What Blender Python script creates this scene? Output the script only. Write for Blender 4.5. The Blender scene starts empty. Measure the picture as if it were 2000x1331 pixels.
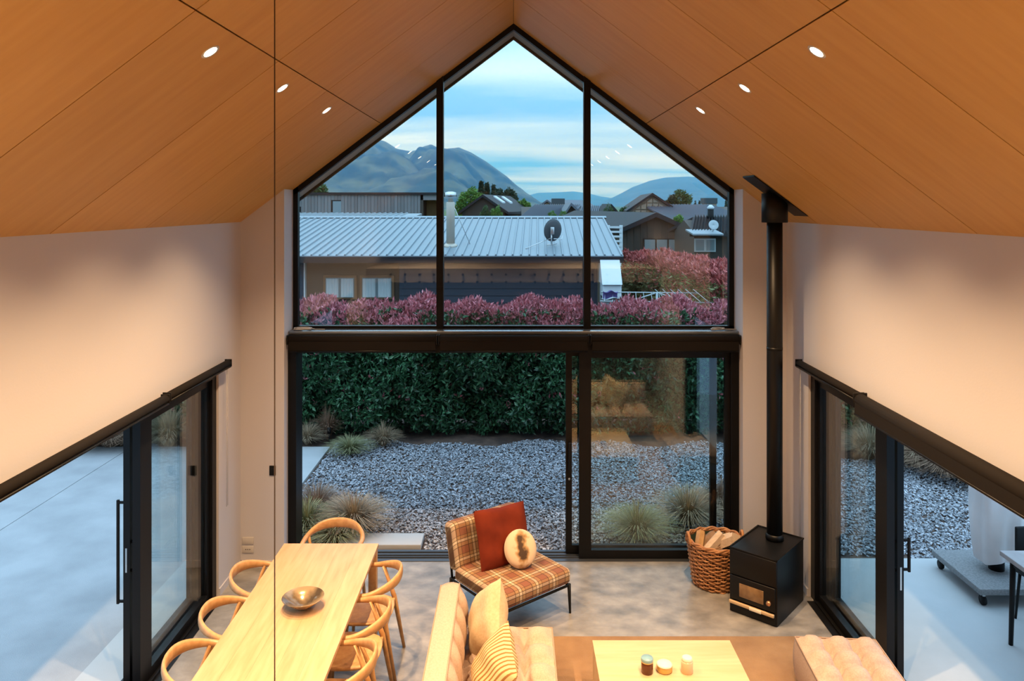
import bpy, bmesh, math, random
import numpy as np
from mathutils import Vector, Matrix

random.seed(7)
RNG = np.random.default_rng(11)
S = bpy.context.scene
COL = S.collection
PI = math.pi

# ------------------------------------------------------------------ camera
F, CX, CY, H = 1494.0, 1003.0, 400.0, 3.68      # focal length in px of a 2000 px wide frame, horizon point, eye height
cam = bpy.data.cameras.new('camera'); camo = bpy.data.objects.new('camera', cam); COL.objects.link(camo)
camo.location = (0, 0, H); camo.rotation_euler = (PI/2, 0, 0)
cam.sensor_width = 36.0; cam.lens = F/2000*36
cam.shift_x = (1000-CX)/2000; cam.shift_y = -(665.5-CY)/2000
cam.clip_start = 0.05; cam.clip_end = 40000
S.camera = camo

def P(px, py, Y): return Vector(((px-CX)*Y/F, Y, H-(py-CY)*Y/F))
def G(px, py, z=0.0):
    Y = (H-z)*F/(py-CY)
    return Vector(((px-CX)*Y/F, Y, z))

# ------------------------------------------------------------------ world (dusk sky with streaky cloud)
W = bpy.data.worlds.new('dusk_sky'); S.world = W; W.use_nodes = True
nt = W.node_tree; N = nt.nodes; L = nt.links; N.clear()
tc = N.new('ShaderNodeTexCoord'); sep = N.new('ShaderNodeSeparateXYZ'); L.new(tc.outputs['Generated'], sep.inputs[0])
ramp = N.new('ShaderNodeValToRGB'); L.new(sep.outputs['Z'], ramp.inputs[0])
e = ramp.color_ramp.elements
e[0].position = 0.0; e[0].color = (.13, .40, .84, 1)
e[1].position = 1.0; e[1].color = (.36, .66, 1.0, 1)
for p_, c_ in ((.05, (.15, .43, .88, 1)), (.2, (.27, .58, .98, 1)), (.45, (.32, .63, 1.0, 1))):
    q = e.new(p_); q.color = c_
# cloud sheet: project the direction on a flat layer so that the streaks flatten towards the horizon
den = N.new('ShaderNodeMath'); den.operation = 'ADD'; den.inputs[1].default_value = .10
mx0 = N.new('ShaderNodeMath'); mx0.operation = 'MAXIMUM'; mx0.inputs[1].default_value = 0; L.new(sep.outputs['Z'], mx0.inputs[0]); L.new(mx0.outputs[0], den.inputs[0])
dv = N.new('ShaderNodeVectorMath'); dv.operation = 'DIVIDE'; L.new(tc.outputs['Generated'], dv.inputs[0])
cmb = N.new('ShaderNodeCombineXYZ')
for k in range(3): L.new(den.outputs[0], cmb.inputs[k])
L.new(cmb.outputs[0], dv.inputs[1])
mp = N.new('ShaderNodeMapping'); L.new(dv.outputs[0], mp.inputs[0]); mp.inputs['Scale'].default_value = (.32, .95, 0); mp.inputs['Rotation'].default_value = (0, 0, .08); mp.inputs['Location'].default_value = (.3, .2, 0)
nz = N.new('ShaderNodeTexNoise'); nz.inputs['Scale'].default_value = 1.3; nz.inputs['Detail'].default_value = 7; nz.inputs['Roughness'].default_value = .46; nz.inputs['Distortion'].default_value = .4; L.new(mp.outputs[0], nz.inputs['Vector'])
cr = N.new('ShaderNodeValToRGB'); L.new(nz.outputs['Fac'], cr.inputs[0]); cr.color_ramp.elements[0].position = .32; cr.color_ramp.elements[1].position = .68
mixc = N.new('ShaderNodeMix'); mixc.data_type = 'RGBA'; L.new(cr.outputs[0], mixc.inputs[0]); L.new(ramp.outputs[0], mixc.inputs[6]); mixc.inputs[7].default_value = (.66, .86, 1.0, 1)
lum = N.new('ShaderNodeMapRange'); L.new(mx0.outputs[0], lum.inputs[0]); lum.inputs[1].default_value = 0; lum.inputs[2].default_value = 1; lum.inputs[3].default_value = 1.35; lum.inputs[4].default_value = 3.1   # overcast: the sky brightens evenly towards the zenith
bg = N.new('ShaderNodeBackground'); L.new(mixc.outputs[2], bg.inputs[0]); L.new(lum.outputs[0], bg.inputs[1])
wo = N.new('ShaderNodeOutputWorld'); L.new(bg.outputs[0], wo.inputs[0])

S.view_settings.view_transform = 'Standard'; S.view_settings.look = 'None'
S.view_settings.gamma = 1; S.view_settings.exposure = 0.0; S.view_settings.use_curve_mapping = False
LAMP_COL = (1.0, .645, .345)
LAMP_W = 540.0

# ------------------------------------------------------------------ materials
def srgb(h):
    h = h.lstrip('#'); v = [int(h[i:i+2], 16)/255 for i in (0, 2, 4)]
    return tuple((c/12.92 if c <= .04045 else ((c+.055)/1.055)**2.4) for c in v)+(1,)
MATS = {}
def mat(name, col, rough=.5, metal=0.0, col2=None, scale=6.0, stretch=(1, 1, 1), detail=4, lo=.35, hi=.65, bump=0.0, bscale=None, objvar=0.0, island=0.0, spec=None, trans=None):
    m = bpy.data.materials.new(name); m.use_nodes = True; MATS[name] = m
    n = m.node_tree.nodes; l = m.node_tree.links; b = n['Principled BSDF']
    if isinstance(col, str): col = srgb(col)
    if isinstance(col2, str): col2 = srgb(col2)
    b.inputs['Roughness'].default_value = rough; b.inputs['Metallic'].default_value = metal
    if spec is not None: b.inputs['Specular IOR Level'].default_value = spec
    out = None
    if col2 is not None or bump:
        t = n.new('ShaderNodeTexCoord'); mpg = n.new('ShaderNodeMapping'); l.new(t.outputs['Object'], mpg.inputs[0]); mpg.inputs['Scale'].default_value = stretch
    if col2 is not None:
        x = n.new('ShaderNodeTexNoise'); x.inputs['Scale'].default_value = scale; x.inputs['Detail'].default_value = detail; l.new(mpg.outputs[0], x.inputs['Vector'])
        r = n.new('ShaderNodeValToRGB'); r.color_ramp.elements[0].position = lo; r.color_ramp.elements[1].position = hi
        r.color_ramp.elements[0].color = col; r.color_ramp.elements[1].color = col2; l.new(x.outputs['Fac'], r.inputs[0]); out = r.outputs[0]
    if objvar or island:
        src = n.new('ShaderNodeObjectInfo').outputs['Random'] if objvar else n.new('ShaderNodeNewGeometry').outputs['Random Per Island']
        v = objvar or island
        mr = n.new('ShaderNodeMapRange'); l.new(src, mr.inputs[0]); mr.inputs[3].default_value = 1-v; mr.inputs[4].default_value = 1+v
        hs = n.new('ShaderNodeHueSaturation'); l.new(mr.outputs[0], hs.inputs['Value'])
        if out: l.new(out, hs.inputs['Color'])
        else: hs.inputs['Color'].default_value = col
        out = hs.outputs[0]
    if out: l.new(out, b.inputs['Base Color'])
    else: b.inputs['Base Color'].default_value = col
    if bump:
        y = n.new('ShaderNodeTexNoise'); y.inputs['Scale'].default_value = bscale or scale*3; y.inputs['Detail'].default_value = 4; l.new(mpg.outputs[0], y.inputs['Vector'])
        bp = n.new('ShaderNodeBump'); bp.inputs['Strength'].default_value = bump; bp.inputs['Distance'].default_value = .02; l.new(y.outputs['Fac'], bp.inputs['Height']); l.new(bp.outputs[0], b.inputs['Normal'])
    return m

def glass(name, f0=.05, tint=(.93, .97, .96, 1)):
    m = bpy.data.materials.new(name); m.use_nodes = True; MATS[name] = m
    n = m.node_tree.nodes; l = m.node_tree.links; n.clear()
    tr = n.new('ShaderNodeBsdfTransparent'); tr.inputs[0].default_value = tint
    gl = n.new('ShaderNodeBsdfGlossy'); gl.inputs['Roughness'].default_value = 0.0; gl.inputs[0].default_value = (1, 1, 1, 1)
    lw = n.new('ShaderNodeLayerWeight'); lw.inputs[0].default_value = .5      # facing = 1 - |cos|: Schlick reflectance of a thin pane, same from both sides
    pw = n.new('ShaderNodeMath'); pw.operation = 'POWER'; pw.inputs[1].default_value = 5; l.new(lw.outputs['Facing'], pw.inputs[0])
    fr = n.new('ShaderNodeMapRange'); l.new(pw.outputs[0], fr.inputs[0]); fr.inputs[3].default_value = f0; fr.inputs[4].default_value = 1.0
    mi = n.new('ShaderNodeMixShader'); l.new(fr.outputs[0], mi.inputs[0]); l.new(tr.outputs[0], mi.inputs[1]); l.new(gl.outputs[0], mi.inputs[2])
    o = n.new('ShaderNodeOutputMaterial'); l.new(mi.outputs[0], o.inputs[0])
    return m

def emit(name, col, strength):
    m = bpy.data.materials.new(name); m.use_nodes = True; MATS[name] = m
    b = m.node_tree.nodes['Principled BSDF']; b.inputs['Base Color'].default_value = (.8, .8, .8, 1)
    b.inputs['Emission Color'].default_value = col; b.inputs['Emission Strength'].default_value = strength
    return m

mat('wall_paint', (.56, .545, .57, 1), .65, bump=.03, bscale=60)
mat('ply', (.50, .262, .058, 1), .45, col2=(.56, .31, .082, 1), scale=1.6, stretch=(1.0, 9, 1.0), detail=6, lo=.3, hi=.7, objvar=.035)
mat('ply_dark', (.03, .015, .006, 1), .8)
mat('concrete_floor', (.135, .13, .125, 1), .30, col2=(.36, .335, .30, 1), scale=4.5, detail=14, lo=.28, hi=.74, stretch=(1, 1.3, 1), bump=.10, bscale=22)
mat('black_alu', (.0045, .0045, .005, 1), .42, spec=.22)
mat('black_satin', (.006, .0055, .0055, 1), .55, spec=.22)
mat('blind_fabric', (.010, .008, .007, 1), .85, spec=.15)
mat('alu_sill', (.24, .27, .30, 1), .22, metal=.7)
mat('track_alu', (.075, .085, .10, 1), .35, metal=.5)
mat('steel', (.62, .62, .62, 1), .28, metal=1)
mat('soffit', (.30, .27, .25, 1), .7)
mat('white_plastic', (.55, .52, .49, 1), .4)
mat('dark_line', (.06, .035, .02, 1), .5)
glass('glass', .038); glass('glass_clear', .045, (.97, .985, .985, 1))
mat('oak', (.50, .305, .15, 1), .42, col2=(.62, .405, .225, 1), scale=3.0, stretch=(9, 1.0, 9), detail=7, lo=.3, hi=.7, objvar=.06)
mat('oak_chair', (.50, .26, .10, 1), .4, col2=(.60, .34, .145, 1), scale=8, stretch=(3, 3, 3), detail=5)
mat('oak_pale', (.52, .36, .19, 1), .45, col2=(.61, .44, .255, 1), scale=2.5, stretch=(1.0, 9, 9), detail=7, lo=.3, hi=.7, objvar=.03)
mat('linen', (.42, .30, .225, 1), .92, col2=(.48, .355, .27, 1), scale=90, detail=2, bump=.15, bscale=260)
mat('linen_pipe', (.36, .25, .18, 1), .9)
mat('linen_cushion', (.50, .37, .22, 1), .92, col2=(.56, .43, .27, 1), scale=60, bump=.12, bscale=200)
mat('rust_velvet', (.12, .014, .004, 1), .85, col2=(.18, .024, .007, 1), spec=.2, scale=5, bump=.06, bscale=30)
mat('rug', (.25, .14, .068, 1), .97, col2=(.35, .21, .105, 1), scale=3.2, detail=9, bump=.5, bscale=150)
mat('stove_black', (.005, .0048, .0048, 1), .42, spec=.25)
mat('stove_glass', (.16, .09, .04, 1), .12, col2=(.28, .17, .08, 1), scale=9)
mat('copper', (.75, .36, .16, 1), .3, metal=.9)
mat('wicker', (.30, .125, .045, 1), .55, col2=(.44, .21, .085, 1), scale=14, island=.25)
mat('log_bark', (.20, .12, .07, 1), .9, col2=(.34, .22, .14, 1), scale=12)
mat('log_wood', (.52, .39, .28, 1), .85, col2=(.64, .50, .37, 1), scale=4, stretch=(1, 12, 12))
mat('bowl', (.10, .075, .05, 1), .18, metal=.35, col2=(.46, .33, .19, 1), scale=5.5, detail=6, lo=.38, hi=.62)
mat('amber', (.09, .025, .008, 1), .12)
mat('blue_lid', (.20, .36, .42, 1), .35)
mat('gold_tin', (.62, .40, .13, 1), .32, metal=.4)
mat('cream_lid', (.80, .72, .56, 1), .4)
mat('peach_glass', (.68, .45, .28, 1), .2)
emit('lamp_lens', (1, .80, .52, 1), 26)
# outdoors
mat('driveway', (.30, .305, .31, 1), .85, col2=(.38, .385, .39, 1), scale=1.6, detail=9, bump=.25, bscale=120)
mat('path_concrete', (.40, .42, .42, 1), .75, col2=(.47, .485, .485, 1), scale=1.3, detail=8, bump=.05, bscale=60)
mat('soil', (.06, .04, .033, 1), .95, col2=(.14, .09, .065, 1), scale=5, detail=8, bump=.5, bscale=40)
mat('grass_ground', (.06, .10, .03, 1), .95, col2=(.10, .15, .05, 1), scale=3)
mat('stone', (.20, .22, .25, 1), .7, col2=(.42, .43, .45, 1), scale=30, island=.6)
mat('leaf_green', (.040, .125, .055, 1), .38, island=.55, spec=.6)
mat('leaf_olive', (.20, .21, .085, 1), .5, island=.5)
mat('leaf_pink', (.50, .16, .19, 1), .5, island=.45)
mat('leaf_coral', (.50, .13, .12, 1), .55, island=.45)
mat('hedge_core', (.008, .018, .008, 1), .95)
mat('stem', (.07, .045, .03, 1), .9)
mat('tussock_tan', (.36, .27, .17, 1), .8, island=.35)
mat('tussock_green', (.25, .25, .12, 1), .8, island=.35)
mat('tussock_rust', (.26, .16, .10, 1), .8, island=.35)
mat('tree_dark', (.022, .05, .026, 1), .7, island=.5)
mat('tree_bright', (.12, .24, .04, 1), .6, island=.45)
mat('tree_mid', (.07, .12, .04, 1), .7, island=.45)
mat('roof_steel', (.225, .27, .305, 1), .42, metal=.1)
mat('roof_grey', (.10, .115, .145, 1), .5)
mat('roof_dark', (.014, .015, .019, 1), .6, spec=.25)
mat('navy_board', (.022, .036, .062, 1), .6, objvar=.12)
mat('brown_board', (.085, .058, .042, 1), .7, objvar=.15)
mat('dark_brown', (.046, .032, .024, 1), .7, objvar=.18)
mat('grey_board', (.19, .175, .185, 1), .8, objvar=.16)
mat('tan_board', (.34, .245, .18, 1), .75, objvar=.08)
mat('timber_warm', (.36, .20, .075, 1), .6, col2=(.45, .26, .10, 1), scale=3, stretch=(8, 8, 1))
mat('orange_trim', (.20, .10, .05, 1), .7)
mat('house_glass', (.20, .25, .27, 1), .08, spec=.9)
mat('curtain', (.62, .66, .68, 1), .9)
mat('flue_steel', (.50, .43, .36, 1), .4, metal=.35)
mat('dish_dark', (.05, .06, .07, 1), .5)
mat('white_paint', (.62, .66, .70, 1), .6)
mat('line_steel', (.40, .44, .46, 1), .4, metal=.4)
mat('laundry_purple', (.16, .12, .36, 1), .9)
mat('umbrella_cloth', (.60, .58, .58, 1), .85, col2=(.68, .66, .66, 1), scale=3)
mat('granite', (.16, .17, .175, 1), .7, col2=(.25, .26, .265, 1), scale=60, detail=5)
mat('table_grey', (.32, .30, .30, 1), .6, col2=(.38, .36, .36, 1), scale=8)
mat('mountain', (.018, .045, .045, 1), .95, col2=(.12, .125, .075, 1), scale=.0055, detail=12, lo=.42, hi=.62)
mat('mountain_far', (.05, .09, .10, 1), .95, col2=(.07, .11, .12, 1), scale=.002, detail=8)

def plaid_material():
    m = bpy.data.materials.new('plaid'); m.use_nodes = True; MATS['plaid'] = m
    n = m.node_tree.nodes; l = m.node_tree.links; b = n['Principled BSDF']; b.inputs['Roughness'].default_value = .92
    t = n.new('ShaderNodeTexCoord'); s = n.new('ShaderNodeSeparateXYZ'); l.new(t.outputs['Object'], s.inputs[0])
    yz = n.new('ShaderNodeMath'); yz.operation = 'ADD'; l.new(s.outputs['Y'], yz.inputs[0]); l.new(s.outputs['Z'], yz.inputs[1])
    tan_, br, cream, dk = srgb('#b48a58'), srgb('#95583a'), srgb('#f0d8b4'), srgb('#351c14')
    stops = [(0, br), (.30, tan_), (.53, cream), (.67, tan_), (.86, br)]
    dark = [(0, 0), (.27, 1), (.31, 0), (.50, 1), (.535, 0), (.665, 1), (.70, 0), (.86, 1), (.885, 0)]
    cols = []; dks = []
    for src, off in ((s.outputs['X'], .0), (yz.outputs[0], .03)):
        a = n.new('ShaderNodeMath'); a.operation = 'ADD'; a.inputs[1].default_value = 10+off; l.new(src, a.inputs[0])
        d = n.new('ShaderNodeMath'); d.operation = 'DIVIDE'; d.inputs[1].default_value = .19; l.new(a.outputs[0], d.inputs[0])
        fr = n.new('ShaderNodeMath'); fr.operation = 'FRACT'; l.new(d.outputs[0], fr.inputs[0])
        for table, bag in ((stops, cols), ([(p_, (v_, v_, v_, 1)) for p_, v_ in dark], dks)):
            r = n.new('ShaderNodeValToRGB'); r.color_ramp.interpolation = 'CONSTANT'; el = r.color_ramp.elements
            el[0].position = 0; el[0].color = table[0][1]; el[1].position = table[1][0]; el[1].color = table[1][1]
            for p_, c_ in table[2:]:
                q = el.new(p_); q.color = c_
            l.new(fr.outputs[0], r.inputs[0]); bag.append(r.outputs[0])
    mx1 = n.new('ShaderNodeMix'); mx1.data_type = 'RGBA'; mx1.inputs[0].default_value = .5; l.new(cols[0], mx1.inputs[6]); l.new(cols[1], mx1.inputs[7])
    md = n.new('ShaderNodeMath'); md.operation = 'MAXIMUM'; l.new(dks[0], md.inputs[0]); l.new(dks[1], md.inputs[1])
    mk = n.new('ShaderNodeMath'); mk.operation = 'MULTIPLY'; mk.inputs[1].default_value = .72; l.new(md.outputs[0], mk.inputs[0])
    mx = n.new('ShaderNodeMix'); mx.data_type = 'RGBA'; l.new(mk.outputs[0], mx.inputs[0]); l.new(mx1.outputs[2], mx.inputs[6]); mx.inputs[7].default_value = dk
    hs = n.new('ShaderNodeHueSaturation'); hs.inputs['Value'].default_value = .74; hs.inputs['Saturation'].default_value = .92; l.new(mx.outputs[2], hs.inputs['Color'])
    l.new(hs.outputs[0], b.inputs['Base Color'])
    nz_ = n.new('ShaderNodeTexNoise'); nz_.inputs['Scale'].default_value = 220; l.new(t.outputs['Object'], nz_.inputs['Vector'])
    bp = n.new('ShaderNodeBump'); bp.inputs['Strength'].default_value = .15; bp.inputs['Distance'].default_value = .01; l.new(nz_.outputs['Fac'], bp.inputs['Height']); l.new(bp.outputs[0], b.inputs['Normal'])
plaid_material()

def stripe_material():
    m = bpy.data.materials.new('stripe'); m.use_nodes = True; MATS['stripe'] = m
    n = m.node_tree.nodes; l = m.node_tree.links; b = n['Principled BSDF']; b.inputs['Roughness'].default_value = .92
    t = n.new('ShaderNodeTexCoord'); s = n.new('ShaderNodeSeparateXYZ'); l.new(t.outputs['Object'], s.inputs[0])
    d = n.new('ShaderNodeMath'); d.operation = 'DIVIDE'; d.inputs[1].default_value = .032; l.new(s.outputs['X'], d.inputs[0])
    a = n.new('ShaderNodeMath'); a.operation = 'ADD'; a.inputs[1].default_value = 50; l.new(d.outputs[0], a.inputs[0])
    fr = n.new('ShaderNodeMath'); fr.operation = 'FRACT'; l.new(a.outputs[0], fr.inputs[0])
    r = n.new('ShaderNodeValToRGB'); r.color_ramp.interpolation = 'CONSTANT'; el = r.color_ramp.elements
    el[0].color = srgb('#d2b184'); el[1].position = .60; el[1].color = srgb('#8a6232'); l.new(fr.outputs[0], r.inputs[0]); l.new(r.outputs[0], b.inputs['Base Color'])
stripe_material()

def hide_material():
    m = bpy.data.materials.new('cowhide'); m.use_nodes = True; MATS['cowhide'] = m
    n = m.node_tree.nodes; l = m.node_tree.links; b = n['Principled BSDF']; b.inputs['Roughness'].default_value = .9
    t = n.new('ShaderNodeTexCoord'); mpg = n.new('ShaderNodeMapping'); l.new(t.outputs['Object'], mpg.inputs[0]); mpg.inputs['Scale'].default_value = (7, 0, 2.4); mpg.inputs['Rotation'].default_value = (0, -.35, 0); mpg.inputs['Location'].default_value = (0, 0, -.02)
    ln = n.new('ShaderNodeVectorMath'); ln.operation = 'LENGTH'
    nz_ = n.new('ShaderNodeTexNoise'); nz_.inputs['Scale'].default_value = 14; l.new(t.outputs['Object'], nz_.inputs['Vector'])
    l.new(mpg.outputs[0], ln.inputs[0])
    a = n.new('ShaderNodeMath'); a.operation = 'ADD'; l.new(ln.outputs['Value'], a.inputs[0]); l.new(nz_.outputs['Fac'], a.inputs[1])
    r = n.new('ShaderNodeValToRGB'); el = r.color_ramp.elements; el[0].position = .62; el[0].color = srgb('#4a3626'); el[1].position = .98; el[1].color = srgb('#d8c0a0')
    q = el.new(.80); q.color = srgb('#b08a5c'); l.new(a.outputs[0], r.inputs[0]); l.new(r.outputs[0], b.inputs['Base Color'])
hide_material()

# ------------------------------------------------------------------ mesh helpers
class MB:
    def __init__(s): s.v = []; s.f = []; s.sm = []
    def add(s, vs, fs, smooth=False):
        o = len(s.v); s.v.extend([tuple(map(float, p)) for p in vs])
        for f in fs: s.f.append(tuple(i+o for i in f)); s.sm.append(smooth)
        return s
    def box(s, x0, x1, y0, y1, z0, z1):
        vs = [(x, y, z) for x in (x0, x1) for y in (y0, y1) for z in (z0, z1)]
        return s.add(vs, [(0, 1, 3, 2), (4, 6, 7, 5), (0, 4, 5, 1), (2, 3, 7, 6), (0, 2, 6, 4), (1, 5, 7, 3)])
    def rbox(s, x0, x1, y0, y1, z0, z1, r=.01, seg=2, smooth=True):
        bm = bmesh.new(); bmesh.ops.create_cube(bm, size=1)
        for v in bm.verts: v.co = ((x0+x1)/2+v.co.x*(x1-x0), (y0+y1)/2+v.co.y*(y1-y0), (z0+z1)/2+v.co.z*(z1-z0))
        bmesh.ops.bevel(bm, geom=bm.edges[:], offset=r, segments=seg, affect='EDGES', profile=.5)
        bm.verts.index_update(); s.add([v.co[:] for v in bm.verts], [[v.index for v in f.verts] for f in bm.faces], smooth); bm.free(); return s
    def prism(s, poly, a, b, axis='Y'):
        n = len(poly)
        def m(p, t): return {'Y': (p[0], t, p[1]), 'X': (t, p[0], p[1]), 'Z': (p[0], p[1], t)}[axis]
        vs = [m(p, a) for p in poly]+[m(p, b) for p in poly]
        return s.add(vs, [tuple(range(n)), tuple(range(2*n-1, n-1, -1))]+[(i, i+n, (i+1) % n+n, (i+1) % n) for i in range(n)])
    def tube(s, path, rad, n=8, closed=False, flat=None, up=(0, 0, 1), smooth=True):
        """sweep; rad scalar or list; flat = list of (rw, rh) half sizes: rh along UP"""
        pts = [Vector(p) for p in path]; k = len(pts); up = Vector(up); vs = []; fs = []
        for i, p in enumerate(pts):
            a = pts[(i-1) % k] if (closed or i > 0) else pts[i]; b = pts[(i+1) % k] if (closed or i < k-1) else pts[i]
            t = (b-a).normalized(); u = up if abs(t.dot(up)) < .95 else Vector((1, 0, 0))
            sd = t.cross(u).normalized(); uu = sd.cross(t).normalized()
            if flat: rw, rh = flat[i]
            else: rw = rh = rad[i] if isinstance(rad, (list, tuple)) else rad
            for j in range(n):
                th = 2*PI*j/n; vs.append(p+sd*(rw*math.cos(th))+uu*(rh*math.sin(th)))
        for i in range(k if closed else k-1):
            for j in range(n):
                fs.append((i*n+j, i*n+(j+1) % n, ((i+1) % k)*n+(j+1) % n, ((i+1) % k)*n+j))
        if not closed:
            fs.append(tuple(range(n-1, -1, -1))); fs.append(tuple((k-1)*n+j for j in range(n)))
        return s.add(vs, fs, smooth)
    def lathe(s, prof, n=24, c=(0, 0, 0), smooth=True):
        vs = []; fs = []; k = len(prof)
        for r, z in prof:
            for j in range(n):
                th = 2*PI*j/n; vs.append((c[0]+r*math.cos(th), c[1]+r*math.sin(th), c[2]+z))
        for i in range(k-1):
            for j in range(n): fs.append((i*n+j, i*n+(j+1) % n, (i+1)*n+(j+1) % n, (i+1)*n+j))
        if prof[0][0] > 1e-6: fs.append(tuple(range(n-1, -1, -1)))
        if prof[-1][0] > 1e-6: fs.append(tuple((k-1)*n+j for j in range(n)))
        return s.add(vs, fs, smooth)
    def grid(s, fn, nu, nv, smooth=True, closeu=False):
        vs = [fn(i, j) for i in range(nu) for j in range(nv)]; fs = []
        for i in range(nu if closeu else nu-1):
            for j in range(nv-1):
                a = i*nv+j; b = ((i+1) % nu)*nv+j; fs.append((a, b, b+1, a+1))
        return s.add(vs, fs, smooth)
    def xf(s, M):
        s.v = [tuple(M @ Vector(p)) for p in s.v]; return s
    def shift(s, d): s.v = [(p[0]+d[0], p[1]+d[1], p[2]+d[2]) for p in s.v]; return s
    def mesh(s, name, m):
        me = bpy.data.meshes.new(name); me.from_pydata(s.v, [], s.f); me.polygons.foreach_set('use_smooth', s.sm)
        me.materials.append(MATS[m]); me.update(); return me

def tag(o, label=None, cat=None, group=None, kind=None):
    if label: o['label'] = label
    if cat: o['category'] = cat
    if group: o['group'] = group
    if kind: o['kind'] = kind
    return o
def thing(name, loc=(0, 0, 0), rz=0.0, label=None, cat=None, group=None, kind=None):
    o = bpy.data.objects.new(name, None); COL.objects.link(o); o.location = loc; o.rotation_euler = (0, 0, rz); o.empty_display_size = .1
    return tag(o, label, cat, group, kind)
def obj(name, mb, m, parent=None, world=False):
    """one mesh object; world: the builder holds world coordinates, put the origin at its base (or under the parent)"""
    if world and parent is not None:
        off = Vector((0, 0, 0)); q = parent
        while q is not None: off += Vector(q.location); q = q.parent
        mb.shift(-off); o = bpy.data.objects.new(name, mb.mesh(name, m))
    elif parent is None:
        a = np.array(mb.v); c = ((a[:, 0].min()+a[:, 0].max())/2, (a[:, 1].min()+a[:, 1].max())/2, a[:, 2].min())
        mb.shift((-c[0], -c[1], -c[2])); o = bpy.data.objects.new(name, mb.mesh(name, m)); o.location = c
    else: o = bpy.data.objects.new(name, mb.mesh(name, m))
    COL.objects.link(o); o.parent = parent
    return o
def piece(name, me, parent, loc=(0, 0, 0), rot=(0, 0, 0), scale=(1, 1, 1)):
    o = bpy.data.objects.new(name, me); COL.objects.link(o); o.parent = parent; o.location = loc; o.rotation_euler = rot; o.scale = scale; return o
def copy_tree(o, parent=None):
    c = o.copy(); COL.objects.link(c); c.parent = parent
    for ch in o.children: copy_tree(ch, c)
    return c
def np_obj(name, V, Fc, m, parent=None, loc=None):
    me = bpy.data.meshes.new(name); me.from_pydata(V.tolist(), [], Fc.tolist()); me.materials.append(MATS[m]); me.update()
    o = bpy.data.objects.new(name, me); COL.objects.link(o); o.parent = parent
    if loc: o.location = loc
    return o

# ------------------------------------------------------------------ room shell
WX = 2.768; Y1 = 7.76; YG = 8.12; ZR = 5.594; SL = .755; ZE = ZR-SL*WX; OX = 2.327; YB = -3.0; XO = 3.0
def zc(x): return ZR-SL*abs(x)

fl = thing('floor', kind='structure'); tag(fl, 'polished grey concrete floor of the living room')
obj('floor_slab', MB().box(-XO, XO, YB, 7.88, -.2, 0), 'concrete_floor', fl)
fl['label'] = 'polished grey concrete floor with mottled trowel marks'

cl = thing('ceiling', (0, 0, 0), kind='structure', label='pitched plywood lined ceiling with thin dark joints')
for s in (-1, 1):
    m = MB().prism([(0, ZR+.03), (s*(XO+.25), zc(XO+.25)+.03), (s*(XO+.25), zc(XO+.25)+.16), (0, ZR+.17)], YB-.2, YG+.03)
    obj('ceiling_backing', m, 'ply_dark', cl)
YJ = [YB, -1.45, -.25, .95, 2.15, 3.37, 4.56, 5.75, 6.95, YG+.02]
nrm = 1/math.sqrt(1+SL*SL); g = .004
for s in (-1, 1):
    for (xa, xb) in ((0.0, 1.40), (1.40, WX+.02)):
        for ya, yb in zip(YJ[:-1], YJ[1:]):
            a, b = xa+g*.8, xb-g*.8
            if xa == 0: a = .002
            pr = [(s*a, zc(a)), (s*b, zc(b)), (s*(b+SL*nrm*.014), zc(b)+nrm*.014+0), (s*(a+SL*nrm*.014), zc(a)+nrm*.014)]
            obj('plywood_panel', MB().prism(pr, ya+g, yb-g), 'ply', cl)

wl = thing('wall_left', (-WX, 5, 0), kind='structure', label='white left side wall above the sliding door')
wr = thing('wall_right', (WX, 5, 0), kind='structure', label='white right side wall above the sliding door')
DY0, DY1, DH = 3.5, 7.18, 2.13
for s, w in ((-1, wl), (1, wr)):
    m = MB()
    X0, X1 = sorted((s*WX, s*XO)); zt = ZE+.02
    ol = [(YB, 0), (DY0, 0), (DY0, DH), (DY1, DH), (DY1, 0), (YG+.1, 0), (YG+.1, zt), (YB, zt)]
    n0 = len(ol)
    m.box(X0, X1, YB, DY0, 0, zt).box(X0, X1, DY0, DY1, DH, zt).box(X0, X1, DY1, YG+.1, 0, zt)
    obj('wall_face', m, 'wall_paint', w, world=True)
for s, nm in ((-1, 'wall_front_left'), (1, 'wall_front_right')):
    m = MB(); m.prism([(s*OX, 0), (s*WX, 0), (s*WX, zc(WX)+.01), (s*OX, zc(OX)+.01)], Y1, YG+.1)
    o = obj(nm, m, 'wall_paint'); tag(o, 'narrow white strip of gable wall left of the tall window' if s < 0 else 'narrow white strip of gable wall behind the black flue', kind='structure')
m = MB(); m.prism([(-XO, 0), (XO, 0), (XO, zc(XO)), (0, ZR), (-XO, zc(XO))], YB-.2, YB)
tag(obj('wall_back', m, 'wall_paint'), 'white gable wall behind the mezzanine', kind='structure')
# skirting
for s, nm in ((-1, 'baseboard_left'), (1, 'baseboard_right')):
    m = MB(); X0, X1 = sorted((s*(WX-.012), s*WX)); m.box(X0, X1, DY1+.005, Y1, 0, .07)
    X0, X1 = sorted((s*OX, s*WX)); m.box(X0, X1, Y1-.012, Y1, 0, .07)
    tag(obj(nm, m, 'wall_paint'), 'low white skirting board in the %s corner' % ('left' if s < 0 else 'right'), kind='structure')
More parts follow.
